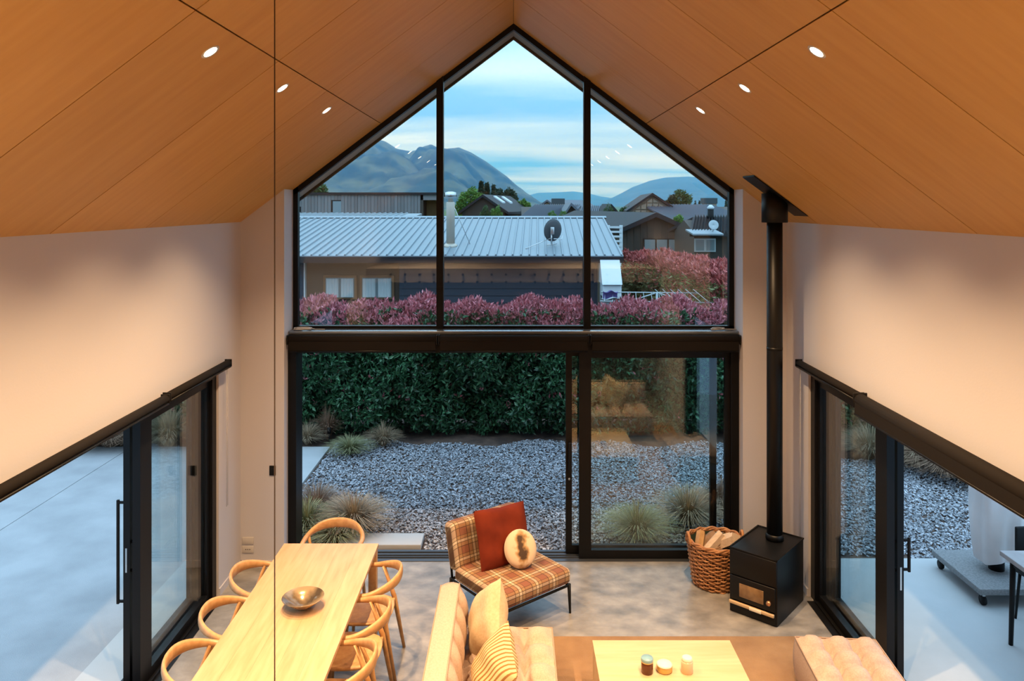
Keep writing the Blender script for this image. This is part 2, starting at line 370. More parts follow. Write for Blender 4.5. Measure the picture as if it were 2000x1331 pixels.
# mezzanine behind the camera (seen only as a reflection)
mz = thing('mezzanine', (0, -.6, 2.2), kind='structure', label='mezzanine deck behind the viewer')
obj('deck', MB().box(-WX, WX, YB, 1.85, 2.22, 2.48), 'wall_paint', mz, world=True)
obj('edge_beam', MB().box(-WX, WX, 1.85, 1.88, 2.22, 2.48), 'wall_paint', mz, world=True)
bolt = MB().tube([(0, 0, 0), (0, .04, 0)], .022, 10).mesh('standoff_bolt', 'black_satin')
for i in range(18):
    for z in (.08, .22): piece('standoff_bolt', bolt, mz, (-2.3+i*.27, 2.48, z-.05))
# roof overhang outside the gable window
so = thing('roof_overhang', (0, YG, 3.3), kind='structure', label='pale soffit of the roof overhang outside the gable window')
for s in (-1, 1):
    o1, o2 = XO+.5, 0
    obj('soffit_board', MB().prism([(0, ZR), (s*o1, zc(o1)), (s*o1, zc(o1)+.02), (0, ZR+.025)], YG+.05, 8.69), 'soffit', so, world=True)
    obj('barge_board', MB().prism([(0, ZR-.035), (s*o1, zc(o1)-.035), (s*o1, zc(o1)+.22), (0, ZR+.26)], 8.69, 8.73), 'black_satin', so, world=True)

# ------------------------------------------------------------------ gable window (window_1)
w1 = thing('window_1', (0, YG, 2.37), kind='structure', label='tall black framed gable window of three panes under the ridge')
FW = .052; ya, yb = YG-.05, YG+.02
def rake(s, xa, xb, t):     # band of vertical thickness t under the ceiling line
    k = t/nrm
    return [(s*xa, zc(xa)), (s*xb, zc(xb)), (s*xb, zc(xb)-k), (s*xa, zc(xa)-k)]
for s in (-1, 1):
    obj('top_rail', MB().prism(rake(s, 0, OX, FW), ya, yb), 'black_alu', w1, world=True)
    X0, X1 = sorted((s*OX, s*(OX-FW))); obj('jamb', MB().prism([(X0, 2.37), (X1, 2.37), (X1, zc(X1)), (X0, zc(X0))], ya, yb), 'black_alu', w1, world=True)
    obj('mullion', MB().prism([(s*.775-.036, 2.37), (s*.775+.036, 2.37), (s*.775+.036, zc(s*.775+.036)), (s*.775-.036, zc(s*.775-.036))], ya-.03, yb), 'black_alu', w1, world=True)
obj('bottom_rail', MB().box(-OX, OX, ya, yb, 2.365, 2.40), 'black_alu', w1, world=True)
k = FW/nrm
for (xa, xb) in ((-OX+FW, -.775-.036), (-.775+.036, .775-.036), (.775+.036, OX-FW)):
    poly = [(xa, 2.40), (xb, 2.40), (xb, zc(xb)-k)]+([(0, ZR-k)] if xa < 0 < xb else [])+[(xa, zc(xa)-k)]
    obj('pane', MB().prism(poly, YG-.012, YG-.002), 'glass', w1, world=True)
sill = obj('sill', MB().rbox(-OX, OX, 7.90, ya, 2.335, 2.372, .004), 'alu_sill', w1, world=True)

# ------------------------------------------------------------------ front sliding door (door_1)
d1 = thing('door_1', (0, 7.98, 0), kind='structure', label='black framed sliding door below the gable window, slid open')
obj('head', MB().box(-OX, OX, 7.89, 8.12, 2.15, 2.335), 'black_alu', d1, world=True)
for s in (-1, 1):
    X0, X1 = sorted((s*OX, s*(OX-.085))); obj('jamb', MB().box(X0, X1, 7.89, 8.12, 0, 2.15), 'black_alu', d1, world=True)
obj('track', MB().box(-OX+.085, OX-.085, 7.88, 8.14, -.05, .006), 'track_alu', d1, world=True)
for y in (7.95, 8.0, 8.07): obj('track_rib', MB().box(-OX+.085, OX-.085, y, y+.012, .006, .018), 'track_alu', d1, world=True)
def door_panel(parent, x0, x1, y0, y1, z0, z1, st, axis='X', gl='glass', rb=.085, st2=None):
    """a glazed panel: stiles, rails, pane; axis X spans x0..x1, axis Y spans y0..y1"""
    st2 = st2 or st; root = parent
    def bx(a0, a1, c0, c1):
        return MB().box(a0, a1, y0, y1, c0, c1) if axis == 'X' else MB().box(x0, x1, a0, a1, c0, c1)
    a0, a1 = (x0, x1) if axis == 'X' else (y0, y1)
    obj('stile', bx(a0, a0+st, z0, z1), 'black_alu', root, world=True); obj('stile', bx(a1-st2, a1, z0, z1), 'black_alu', root, world=True)
    obj('rail', bx(a0+st, a1-st2, z0, z0+rb), 'black_alu', root, world=True); obj('rail', bx(a0+st, a1-st2, z1-.06, z1), 'black_alu', root, world=True)
    mid = (y0+y1)/2 if axis == 'X' else (x0+x1)/2
    pm = MB().box(a0+st, a1-st2, mid-.006, mid+.006, z0+rb, z1-.06) if axis == 'X' else MB().box(mid-.006, mid+.006, a0+st, a1-st2, z0+rb, z1-.06)
    obj('pane', pm, gl, root, world=True)
door_panel(d1, .68, OX-.085, 7.93, 7.985, .01, 2.15, .125, st2=.05)
door_panel(d1, .548, 2.13, 8.03, 8.075, .018, 2.15, .065)
hd = obj('handle', MB().rbox(.575, .60, 7.98, 8.01, .90, 1.19, .008), 'black_satin', d1, world=True)
obj('handle', MB().rbox(.575, .605, 8.0, 8.04, .98, 1.0, .004).rbox(.575, .605, 8.0, 8.04, 1.10, 1.12, .004), 'black_satin', d1, world=True)
obj('lock', MB().tube([(.585, 8.03, .80), (.585, 8.015, .80)], .012, 10), 'steel', d1, world=True)

# ------------------------------------------------------------------ side sliding doors (door_2, door_3)
for s, nm, lb in ((-1, 'door_2', 'black framed sliding door open to the driveway on the left'), (1, 'door_3', 'black framed sliding door open to the patio on the right')):
    d = thing(nm, (s*2.88, 6.5, 0), kind='structure', label=lb)
    def sx(a, b): return sorted((s*a, s*b))
    X0, X1 = sx(2.79, 3.0)
    obj('jamb', MB().box(X0, X1, 7.09, DY1, 0, DH), 'black_alu', d, world=True)
    obj('jamb', MB().box(X0, X1, DY0, DY0+.08, 0, DH), 'black_alu', d, world=True)
    obj('head', MB().box(X0, X1, DY0+.08, 7.09, DH-.07, DH), 'black_alu', d, world=True)
    X0, X1 = sx(2.72, 3.03); obj('track', MB().box(X0, X1, DY0+.08, 7.09, -.05, .004), 'black_alu', d, world=True)
    for x in (2.78, 2.90, 2.96):
        X0, X1 = sx(x, x+.012); obj('track_rib', MB().box(X0, X1, DY0+.08, 7.09, .004, .022), 'black_alu', d, world=True)
    X0, X1 = sx(2.82, 2.88); door_panel(d, X0, X1, 5.78, 7.10, .01, DH-.07, .18, 'Y', st2=.06, rb=.07)
    X0, X1 = sx(2.935, 2.985); door_panel(d, X0, X1, 5.85, 7.05, .022, DH-.07, .075, 'Y', gl='glass_clear', rb=.07)
    X0, X1 = sx(2.955, 2.968); obj('lock_plate', MB().box(X0, X1, 5.846, 5.851, *((.865, 1.05) if s < 0 else (.73, .905))), 'steel', d, world=True)
    hb = MB()
    if s < 0:
        hb.rbox(-3.05, -3.03, 5.87, 5.89, .61, 1.41, .004)
        for z in (.63, 1.39): hb.rbox(-3.035, -2.98, 5.872, 5.888, z-.01, z+.01, .003)
    else:
        hb.rbox(3.03, 3.05, 5.87, 5.89, .855, 1.12, .004)
        for z in (.875, 1.10): hb.rbox(2.98, 3.035, 5.872, 5.888, z-.01, z+.01, .003)
    obj('outer_handle', hb, 'black_satin', d, world=True)
    hb = MB(); X0, X1 = sx(2.895, 2.91); hb.rbox(X0, X1, 5.87, 5.89, .85, 1.11, .004)
    for z in (.87, 1.09):
        X0, X1 = sx(2.905, 2.937); hb.rbox(X0, X1, 5.872, 5.888, z-.01, z+.01, .003)
    obj('inner_handle', hb, 'black_satin', d, world=True)

# ------------------------------------------------------------------ downlights
YL = [6.216, 5.03, 3.835, 2.64, 1.44]
word = ['nearest the gable window', 'second from the gable window', 'third from the gable window', 'fourth from the gable window', 'fifth from the gable window']
for s in (-1, 1):
    for i, y in enumerate(YL):
        x = s*1.52; z = zc(x)
        d = thing('downlight', (x, y, z), 0, 'lit round downlight in the %s ceiling slope, %s' % ('left' if s < 0 else 'right', word[i]), 'downlight', 'downlights in the plywood ceiling')
        d.rotation_euler = (0, s*math.atan(SL), 0)
        obj('trim_ring', MB().lathe([(.036, -.001), (.050, -.002), (.052, .002), (.036, .003)], 24), 'white_plastic', d)
        obj('lens', MB().lathe([(0, -.0015), (.037, -.0015), (.037, .002)], 24), 'lamp_lens', d)
        lt = bpy.data.lights.new('spot', 'SPOT'); lt.energy = LAMP_W; lt.color = LAMP_COL; lt.spot_size = math.radians(104); lt.spot_blend = 1.0; lt.shadow_soft_size = .035
        lo = bpy.data.objects.new('spot', lt); COL.objects.link(lo); lo.location = (x, y, z-.05)
        lo.parent = d; lo.matrix_parent_inverse = (Matrix.Translation((x, y, z)) @ Matrix.Rotation(s*math.atan(SL), 4, 'Y')).inverted()
# downlights under the mezzanine (kitchen side, out of frame)
for x, wd in ((-1.2, 'left'), (1.2, 'right')):
    d = thing('downlight', (x, -.4, 2.22), 0, 'lit round downlight under the mezzanine on its %s' % wd, 'downlight')
    obj('lens', MB().lathe([(0, -.004), (.045, -.004), (.045, .0)], 20), 'lamp_lens', d)
    lt = bpy.data.lights.new('spot', 'SPOT'); lt.energy = 60; lt.color = LAMP_COL; lt.spot_size = math.radians(150); lt.spot_blend = .8; lt.shadow_soft_size = .05
    lo = bpy.data.objects.new('spot', lt); COL.objects.link(lo); lo.location = (0, 0, -.03); lo.parent = d

# ------------------------------------------------------------------ roller blinds
def blind(name, a, b, label, axis, pos, z, r, drop=0.0, group=None):
    t = thing(name, ((a+b)/2, pos, z) if axis == 'X' else (pos, (a+b)/2, z), 0, label, 'blind', group)
    h = (b-a)/2
    def M(u, v, w): return (u, v, w) if axis == 'X' else (v, u, w)
    def rod(u0, u1, rr, n=16, dz=0): return MB().tube([M(u0, 0, dz), M(u1, 0, dz)], rr, n)
    obj('roll', rod(-h+.012, h-.012, r), 'blind_fabric', t)
    for sg in (-1, 1):
        e0 = sorted((sg*h, sg*(h-.012)))
        mbx = MB().rbox(e0[0], e0[1], -r*1.05, r*1.05, -r*1.1, r*1.1, .004) if axis == 'X' else MB().rbox(-r*1.05, r*1.05, e0[0], e0[1], -r*1.1, r*1.1, .004)
        obj('end_bracket', mbx, 'black_satin', t)
    dz = -r-drop
    if drop > 0:
        yy = -r+.004
        fb = MB().box(-h+.02, h-.02, yy, yy+.003, dz, 0) if axis == 'X' else MB().box((0 if pos < 0 else -1)*0-.0015+(r-.004)*(1 if pos < 0 else -1), .0015+(r-.004)*(1 if pos < 0 else -1), -h+.02, h-.02, dz, 0)
        obj('fabric', fb, 'blind_fabric', t)
    by = -r+.006 if axis == 'X' else (r-.006)*(1 if pos < 0 else -1)
    obj('bottom_bar', MB().tube([M(-h+.02, by, dz), M(h-.02, by, dz)], .009, 8), 'black_alu', t)
    return t
fb = [(-2.315, -.778, 'leftmost of the three rolled black blinds under the gable window'), (-.77, .775, 'middle of the three rolled black blinds under the gable window'), (.783, 2.32, 'rightmost of the three rolled black blinds under the gable window')]
for a, b, lb in fb: blind('roller_blind', a, b, lb, 'X', 7.84, 2.298, .044, .07, 'rolled blinds under the gable window')
for s in (-1, 1):
    sd = 'left' if s < 0 else 'right'
    t = blind('roller_blind', 5.98, 7.28, 'rolled black blind over the %s side door, far one towards the gable' % sd, 'Y', s*2.712, 2.175, .032, 0, 'rolled blinds over the side doors')
    cd = MB()
    for dy in (.60, .63): cd.tube([(0, dy, 0), (0, dy, -1.35 if s < 0 else -1.9)], .0022, 5)
    obj('pull_cord', cd, 'white_plastic', t)
    if s < 0: blind('roller_blind', 3.5, 5.965, 'rolled black blind over the left side door, near one reaching the picture edge', 'Y', -2.712, 2.165, .034, 0, 'rolled blinds over the side doors')
    else: blind('roller_blind', 3.5, 5.965, 'thick black blind box over the right side door, let down slightly', 'Y', 2.70, 2.155, .052, .05, 'rolled blinds over the side doors')

# ------------------------------------------------------------------ wall plates, sill cords, vertical line
def wallpos(px, py, Y): return P(px, py, Y)
p = P(532, 920, Y1-.008)
sw = thing('wall_switch', p, 0, 'small black switch plate on the white wall left of the window', 'switch')
obj('plate', MB().rbox(-.032, .032, 0, .008, -.05, .05, .003), 'black_satin', sw); obj('rocker', MB().rbox(-.012, .012, -.003, .001, -.022, .022, .001), 'black_alu', sw)
p = P(484, 1057, Y1-.008)
wp = thing('wall_plate', p, 0, 'blank pale wall plate above the power socket in the left corner', 'wall plate')
obj('plate', MB().rbox(-.058, .058, 0, .008, -.036, .036, .003), 'white_plastic', wp)
p = P(484, 1074, Y1-.008)
so_ = thing('power_socket', p, 0, 'pale power socket with dark holes low in the left corner', 'socket')
obj('plate', MB().rbox(-.058, .058, 0, .008, -.036, .036, .003), 'white_plastic', so_)
for x in (-.02, .0, .02): obj('socket_hole', MB().rbox(x-.004, x+.004, -.001, .001, -.005, .005, .0005), 'black_satin', so_)
def coil(name, c, label, seed, n=3, r=.055):
    rr = random.Random(seed); pts = []
    for i in range(n*20+1):
        a = 2*PI*i/20; q = r*(1+.18*math.sin(a*.37+seed)); pts.append((q*math.cos(a)*1.5+.01*math.sin(a*.21), q*math.sin(a)*.8, .006+.014*abs(math.sin(a*.33+seed))))
    pts += [(r*1.5+.05*k, .01*math.sin(k), .005) for k in range(1, 4)]
    o = obj(name, MB().tube(pts, .004, 6).shift(c), 'white_plastic'); return tag(o, label, 'cord', 'cords on the window sill')
coil('cord_coil', (-2.2, 7.975, 2.374), 'coiled pale cord on the left end of the window sill', 1, 3)
coil('cord_coil', (2.12, 7.975, 2.374), 'coiled pale cord on the right end of the window sill', 2, 2, .045)
x0 = (536.5-CX)/F*1.9
cb = thing('vertical_line', (x0, 1.9, 2.48), 0, 'thin dark vertical line running the whole height of the picture', 'cable')  # thin tube standing in for a dark vertical line across the view
obj('line_tube', MB().tube([(0, 0, .0), (0, 0, zc(x0)-2.48)], .0016, 8), 'dark_line', cb)

# ------------------------------------------------------------------ flue, stove
fx, fy = 2.42, 7.09
fu = thing('flue', (fx, fy, .585), 0, 'matt black stove flue rising to the plywood ceiling', 'flue')
obj('pipe', MB().lathe([(.071, 0), (.071, 3.2)], 28), 'stove_black', fu)
obj('collar', MB().lathe([(.082, 0), (.082, .035), (.073, .05)], 28), 'stove_black', fu)
obj('joint_band', MB().lathe([(.0725, 1.75), (.0725, 1.775)], 28), 'stove_black', fu)
obj('shroud', MB().lathe([(.073, 2.93), (.117, 2.93), (.117, 3.2), (.10, 3.2)], 28), 'stove_black', fu)
def cz(x): return zc(x)-.585
a, b = fx-.245, fx+.245
obj('ceiling_plate', MB().prism([(a-fx, cz(a)-.004), (b-fx, cz(b)-.004), (b-fx, cz(b)+.004-.012), (a-fx, cz(a)-.016)], -.17, .17), 'stove_black', fu)

ang = math.atan2(.66, -.75)   # direction of the front face seen from its near corner
sv = thing('wood_stove', (2.284, 6.64, 0), math.atan2(.75, .66)-PI/2, 'black box wood stove standing on the concrete floor beside the basket', 'stove')
# local frame: x runs to the left corner as -x, y into depth; front face in the plane y = 0
w_, dp, hh = .44, .62, .58
obj('body', MB().rbox(-w_, 0, .012, dp, .0, hh-.012, .006), 'stove_black', sv)
obj('top_plate', MB().rbox(-w_-.004, .004, .006, dp+.004, hh-.012, hh-.004, .002), 'stove_black', sv)
rim = MB()
for bb in ((-w_-.004, .004, .004, .016), (-w_-.004, .004, dp-.008, dp+.004), (-w_-.004, -w_+.008, .004, dp), (-.008, .004, .004, dp)): rim.box(*bb, hh-.004, hh+.002)
obj('top_rim', rim, 'stove_black', sv)
obj('hood_panel', MB().rbox(-w_+.004, -.004, 0, .014, .345, hh-.014, .004), 'stove_black', sv)
dr = obj('fire_door', MB().rbox(-w_+.008, -.012, -.006, .014, .125, .335, .006), 'stove_black', sv)
obj('door_window', MB().rbox(-w_+.10, -.115, -.010, -.005, .165, .285, .002), 'stove_glass', dr)
obj('knob', MB().tube([(-.065, -.006, .20), (-.065, -.028, .20)], .022, 6), 'copper', dr)
br = obj('handle_bar', MB().rbox(-w_+.006, -.018, -.022, .0, .085, .112, .004), 'oak_pale', sv)
obj('handle_grip', MB().rbox(-w_+.20, -w_+.31, -.028, -.02, .084, .113, .003), 'cream_lid', br)
obj('ash_drawer', MB().rbox(-w_+.008, -.012, .002, .014, .01, .08, .003), 'stove_black', sv)

# ------------------------------------------------------------------ wicker basket and logs
bx_, by_ = 1.955, 7.44
bk = thing('log_basket', (bx_, by_, 0), 0, 'round brown wicker basket full of firewood beside the stove', 'basket')
def br_(z): return .205+.055*(z/.43)
NS = 26
obj('base', MB().lathe([(0, 0), (.20, 0), (.206, .02), (0, .02)], 28), 'wicker', bk)
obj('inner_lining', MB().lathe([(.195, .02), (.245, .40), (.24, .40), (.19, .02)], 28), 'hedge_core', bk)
stake = [MB() for _ in range(NS)]
for i in range(NS):
    a = 2*PI*i/NS
    obj('stake', MB().tube([(br_(z)*math.cos(a), br_(z)*math.sin(a), z) for z in (.0, .15, .3, .42)], .006, 5), 'wicker', bk)
rows = 21
for k in range(rows):
    z = .018+.385*k/(rows-1); pts = []
    for i in range(NS*3):
        a = 2*PI*i/(NS*3); q = br_(z)+.010*math.cos(PI*(i/3.0)+PI*k); pts.append((q*math.cos(a), q*math.sin(a), z+.004*math.sin(i*.7+k*2.1)+.012*math.sin(a*2+1.0)))
    obj('weave_row', MB().tube(pts, .0085, 6, closed=True), 'wicker', bk)
for ph, zz in ((0, .420), (PI, .420), (PI/2, .434)):
    pts = []
    for i in range(90):
        a = 2*PI*i/90; q = .260+.006*math.cos(a*13+ph); pts.append((q*math.cos(a), q*math.sin(a), zz+.006*math.sin(a*13+ph)+.010*math.sin(a*2+1)))
    obj('rim_braid', MB().tube(pts, .011, 6, closed=True), 'wicker', bk)
for a0 in (PI*1.04, .0):
    pts = []
    for i in range(13):
        t = i/12; a = a0+(t-.5)*.48; pts.append((.268*math.cos(a), .268*math.sin(a), .40+.105*math.sin(PI*t)))
    obj('handle', MB().tube(pts, .014, 7), 'wicker', bk)
logs = [(-.02, -.06, .365, .9, .35, .22, 'pale split log sticking up in the middle of the basket'), (.09, -.05, .36, .75, -.6, .26, 'long pale split log leaning right in the basket'), (.16, .02, .335, .6, -.9, .24, 'split log at the right rim of the basket'),
        (-.16, .02, .35, .7, 1.2, .18, 'orange tinted log end at the left rim of the basket'), (.10, .10, .32, .5, -.3, .22, 'brown split log at the back of the basket'), (-.06, .10, .30, .4, .6, .24, 'dark log lying at the back left of the basket'), (.03, -.13, .285, .3, -1.4, .24, 'log lying low at the front of the basket'), (-.10, -.08, .28, .25, .2, .24, 'bark covered log lying low on the left of the basket')]
for i, (x, y, z, el, az, ln, lb) in enumerate(logs):
    m = MB(); w = .040+.008*(i % 3)
    sect = [(-w, -w*.8), (w*.9, -w), (w*1.05, w*.5), (w*.1, w*1.1), (-w*.9, w*.6)]
    m.prism(sect, -ln/2, ln/2, 'X')
    o = obj('firewood_log', m.xf(Matrix.Rotation(az, 4, 'Z') @ Matrix.Rotation(-el*.75, 4, 'Y')).shift((bx_+x*.85, by_+y*.85, z+.055)), 'log_wood' if i in (0, 1, 2, 4) else ('timber_warm' if i == 3 else 'log_bark'))
    tag(o, lb, 'log', 'firewood in the wicker basket')

# ------------------------------------------------------------------ dining table, bowl, chairs
TX0, TX1, TY0, TY1, TZ = -1.982, -1.166, 4.15, 6.61, .75
dt = thing('dining_table', ((TX0+TX1)/2, (TY0+TY1)/2, 0), 0, 'long pale oak dining table with square legs beside the left door', 'table')
nb = 5
for i in range(nb):
    a = TX0+(TX1-TX0)*i/nb; b = TX0+(TX1-TX0)*(i+1)/nb
    obj('top_board', MB().box(a+.0003, b-.0003, TY0, TY1, TZ-.028, TZ), 'oak', dt, world=True)
for x in (TX0+.005, TX1-.075):
    for y in (TY0+.01, TY1-.08): obj('leg', MB().rbox(x, x+.07, y, y+.07, 0, TZ-.029, .006), 'oak_chair', dt, world=True)
for x in (TX0+.03, TX1-.05): obj('apron', MB().box(x, x+.02, TY0+.085, TY1-.085, TZ-.055, TZ-.029), 'oak_chair', dt, world=True)
c = G(592, 1190, .755); c = Vector((-1.53, 5.56, TZ))
bw = thing('bowl', c, .4, 'shallow marbled brown bowl in the middle of the dining table', 'bowl')
obj('shell', MB().lathe([(0, .004), (.036, .004), (.046, .0), (.05, .006), (.10, .04), (.148, .078), (.15, .081), (.146, .082), (.098, .047), (.04, .014), (0, .012)], 40), 'bowl', bw)

def make_chair():
    t = thing('dining_chair')
    # local frame: front +y, back -y
    sm = MB()
    def seat(i, j):
        n_ = 24; th = 2*PI*j/n_; rr = (0, .5, .85, .97, 1.0, .97, .6, 0)[i]; z = (.438, .438, .444, .449, .442, .428, .42, .42)[i]
        cx_, sy_ = math.cos(th), math.sin(th); q = 3.2; k_ = (abs(cx_)**q+abs(sy_)**q)**(-1/q); wd = .235+.012*sy_
        return (wd*rr*k_*cx_, .225*rr*k_*sy_+.02, z)
    sm.grid(lambda i, j: seat(i, j % 24), 8, 25)
    obj('seat', sm, 'oak_chair', t)
    pts = []; fl_ = []; up_ = []
    K = 34
    for i in range(K+1):
        th = math.radians(-118+236*i/K); c_, s_ = math.cos(th), math.sin(th)
        x = .260*math.copysign(abs(s_)**.86, s_); y = -.262*c_ if c_ > 0 else -.40*c_
        back = max(0, c_)**1.4
        pts.append((x, y, .672+.058*back)); fl_.append((.015+.006*(1-back), .018+.028*back))
    m = MB().tube(pts, 0, 10, flat=fl_); obj('backrest', m, 'oak_chair', t)
    for sx_ in (-1, 1):
        obj('leg', MB().tube([(sx_*.232, .235, 0), (sx_*.238, .20, .43), (sx_*.250, .08, .668)], [.013, .021, .016], 10), 'oak_chair', t)
        obj('leg', MB().tube([(sx_*.235, -.255, 0), (sx_*.222, -.175, .43), (sx_*.242, -.085, .675)], [.013, .021, .016], 10), 'oak_chair', t)
    obj('seat_rail', MB().box(-.21, .21, .20, .222, .40, .428), 'oak_chair', t); obj('seat_rail', MB().box(-.2, .2, -.185, -.165, .40, .428), 'oak_chair', t)
    return t
spots = [(-1.985, 6.13, -PI/2, 'bentwood oak chair at the left long side of the table, nearest the gable window'), (-1.985, 5.55, -PI/2, 'middle of the three bentwood oak chairs at the left long side of the table'), (-1.985, 4.98, -PI/2, 'bentwood oak chair at the left long side of the table, nearest the viewer'),
         (-1.165, 6.125, PI/2, 'bentwood oak chair at the right long side of the table, nearest the gable window'), (-1.165, 5.555, PI/2, 'middle of the three bentwood oak chairs at the right long side of the table'), (-1.165, 4.985, PI/2, 'bentwood oak chair at the right long side of the table, nearest the viewer'),
         (-1.615, 6.84, PI, 'bentwood oak chair at the far head of the dining table')]
proto = make_chair()
for i, (x, y, a, lb) in enumerate(spots):
    o = proto if i == 0 else copy_tree(proto)
    o.location = (x, y, 0); o.rotation_euler = (0, 0, a); tag(o, lb, 'chair', 'bentwood chairs round the dining table')

# ------------------------------------------------------------------ cushions and upholstery
def pillow(w, h, t, n=20, ears=.06, sag=0.0, rnd=False):
    m = MB()
    for sg in (-1, 1):
        def fn(i, j):
            u = -1+2*i/(n-1); v = -1+2*j/(n-1)
            if rnd:
                x = u*math.sqrt(max(0, 1-v*v/2)); y = v*math.sqrt(max(0, 1-u*u/2)); r2 = min(1, x*x+y*y)
                return (x*w/2, sg*t/2*max(0, 1-r2)**.42, y*h/2)
            pin = 1-ears*(1-abs(u*v)**.8)*(max(abs(u), abs(v))**6)*(1-min(abs(u), abs(v))**2)
            th = (max(0, (1-abs(u)**2.6)*(1-abs(v)**2.6)))**.55
            wr_ = .06*t*math.sin(5*u+3*v)*math.sin(4*v-2*u)*th
            return (u*w/2*pin+sag*v*.0, sg*(t/2*th)+wr_, v*h/2*pin)
        m.grid(fn, n, n)
    return m
def tuft(w, d, h, nx, ny, depth=.03, edge=.035, sx=6, sy=6):
    """block 0..w x 0..d x 0..h whose top is quilted into nx x ny pads"""
    cx_ = nx*sx+1; cy_ = ny*sy+1; m = MB()
    def top(i, j):
        u = i/(cx_-1); v = j/(cy_-1)
        a = abs(((u*nx+.5) % 1)-.5)*w/nx; b = abs(((v*ny+.5) % 1)-.5)*d/ny
        if u in (0, 1): a = 9
        if v in (0, 1): b = 9
        eu = min(u, 1-u)*w; ev = min(v, 1-v)*d
        z = h; ff = min(1, max(0, (min(eu, ev)-.012)/.05)); ff = ff*ff*(3-2*ff)
        if nx > 1 and eu > w/nx*.4: z -= ff*depth*math.exp(-(a/.026)**2)
        if ny > 1 and ev > d/ny*.4: z -= ff*depth*math.exp(-(b/.026)**2)
        z -= .5*edge*max(math.exp(-eu/.02), math.exp(-ev/.02))
        pu = abs(math.sin(PI*u*nx)); pv = abs(math.sin(PI*v*ny)); z += ff*.046*(pu*pv)**.5
        return (u*w, v*d, z)
    m.grid(top, cx_, cy_)
    # sides
    bulge = .012
    loop = [(i, 0) for i in range(cx_)]+[(cx_-1, j) for j in range(1, cy_)]+[(i, cy_-1) for i in range(cx_-2, -1, -1)]+[(0, j) for j in range(cy_-2, 0, -1)]
    def side(i, k):
        q = top(*loop[i]); z = q[2]*(1-k/5.0); bl = bulge*math.sin(PI*k/5)
        dx = -1 if q[0] < 1e-6 else (1 if q[0] > w-1e-6 else 0); dy = -1 if q[1] < 1e-6 else (1 if q[1] > d-1e-6 else 0)
        return (q[0]+dx*bl, q[1]+dy*bl, z)
    m.grid(side, len(loop), 6, closeu=True)
    m.add([(0, 0, 0), (0, d, 0), (w, d, 0), (w, 0, 0)], [(0, 1, 2, 3)])
    def rimpts(): return [top(*q) for q in loop]
    m.rim = rimpts(); return m

def make_sofa(length, rows):
    """sofa along local +y of given length, back on local -x side, seat to +x; origin at floor under back corner"""
    t = thing('sofa')
    sb = tuft(.66, length, .30, 3, rows, .06)
    rim_ = list(sb.rim)
    seat_o = obj('seat', sb.shift((.14, 0, .10)), 'linen', t)
    obj('piping', MB().tube([(p_[0]+.14, p_[1], p_[2]+.104) for p_ in rim_], .005, 6, closed=True), 'linen_pipe', seat_o)
    bb = tuft(.62, length, .16, 2, rows, .026); rim_ = list(bb.rim)
    M = Matrix.Translation((.0, 0, .10)) @ Matrix.Rotation(math.radians(-6), 4, 'Y') @ Matrix(((0, 0, 1, 0), (0, 1, 0, 0), (1, 0, 0, 0), (0, 0, 0, 1)))
    back_o = obj('back', bb.xf(M), 'linen', t)
    obj('piping', MB().tube([tuple(M @ Vector((p_[0], p_[1], p_[2]+.003))) for p_ in rim_], .005, 6, closed=True), 'linen_pipe', back_o)
    e0 = [(0, 0, 0), (.62, 0, 0), (.62, length, 0), (0, length, 0)]
    obj('piping', MB().tube([tuple(M @ Vector(p_)) for p_ in e0], .005, 6, closed=True), 'linen_pipe', back_o)
    obj('plinth', MB().box(.05, .76, .05, length-.05, .0, .10), 'black_satin', t)
    return t
s1 = make_sofa(1.92, 8); s1.location = (-.50, 4.03, 0)
tag(s1, 'quilted beige linen sofa seen from behind its back, beside the dining table', 'sofa')
s2 = make_sofa(1.76, 8); s2.location = (2.16, 3.30, .012); s2.rotation_euler = (0, 0, PI/2)
tag(s2, 'quilted beige sofa facing the window, seen only as a reflection in the glass', 'sofa')
def cushion(name, mb, m, M, label, pipe=None):
    o = obj(name, mb, m, parent=None) if False else bpy.data.objects.new(name, mb.mesh(name, m)); 
    if o.name not in COL.objects: COL.objects.link(o)
    o.matrix_world = M
    return tag(o, label, 'cushion')
def TR(x, y, z, rz=0, rx=0, ry=0): return Matrix.Translation((x, y, z)) @ Matrix.Rotation(rz, 4, 'Z') @ Matrix.Rotation(rx, 4, 'X') @ Matrix.Rotation(ry, 4, 'Y')
cushion('cushion', pillow(.46, .46, .23), 'linen_cushion', TR(-.19, 5.60, .635, PI/2+.30, .30, .72), 'plain cream cushion standing on its corner against the sofa back')
cushion('cushion', pillow(.46, .44, .20), 'stripe', TR(-.13, 5.10, .565, PI/2+.30, .55, -.30), 'tan cushion with thin stripes leaning on the plain cream one')
for x, lb in ((1.15, 'cream cushion on the reflected sofa, inner one'), (1.60, 'cream cushion on the reflected sofa, outer one')):
    cushion('cushion', pillow(.45, .45, .15), 'linen_cushion', TR(x, 3.62, .62, 0, .25, .5), lb)

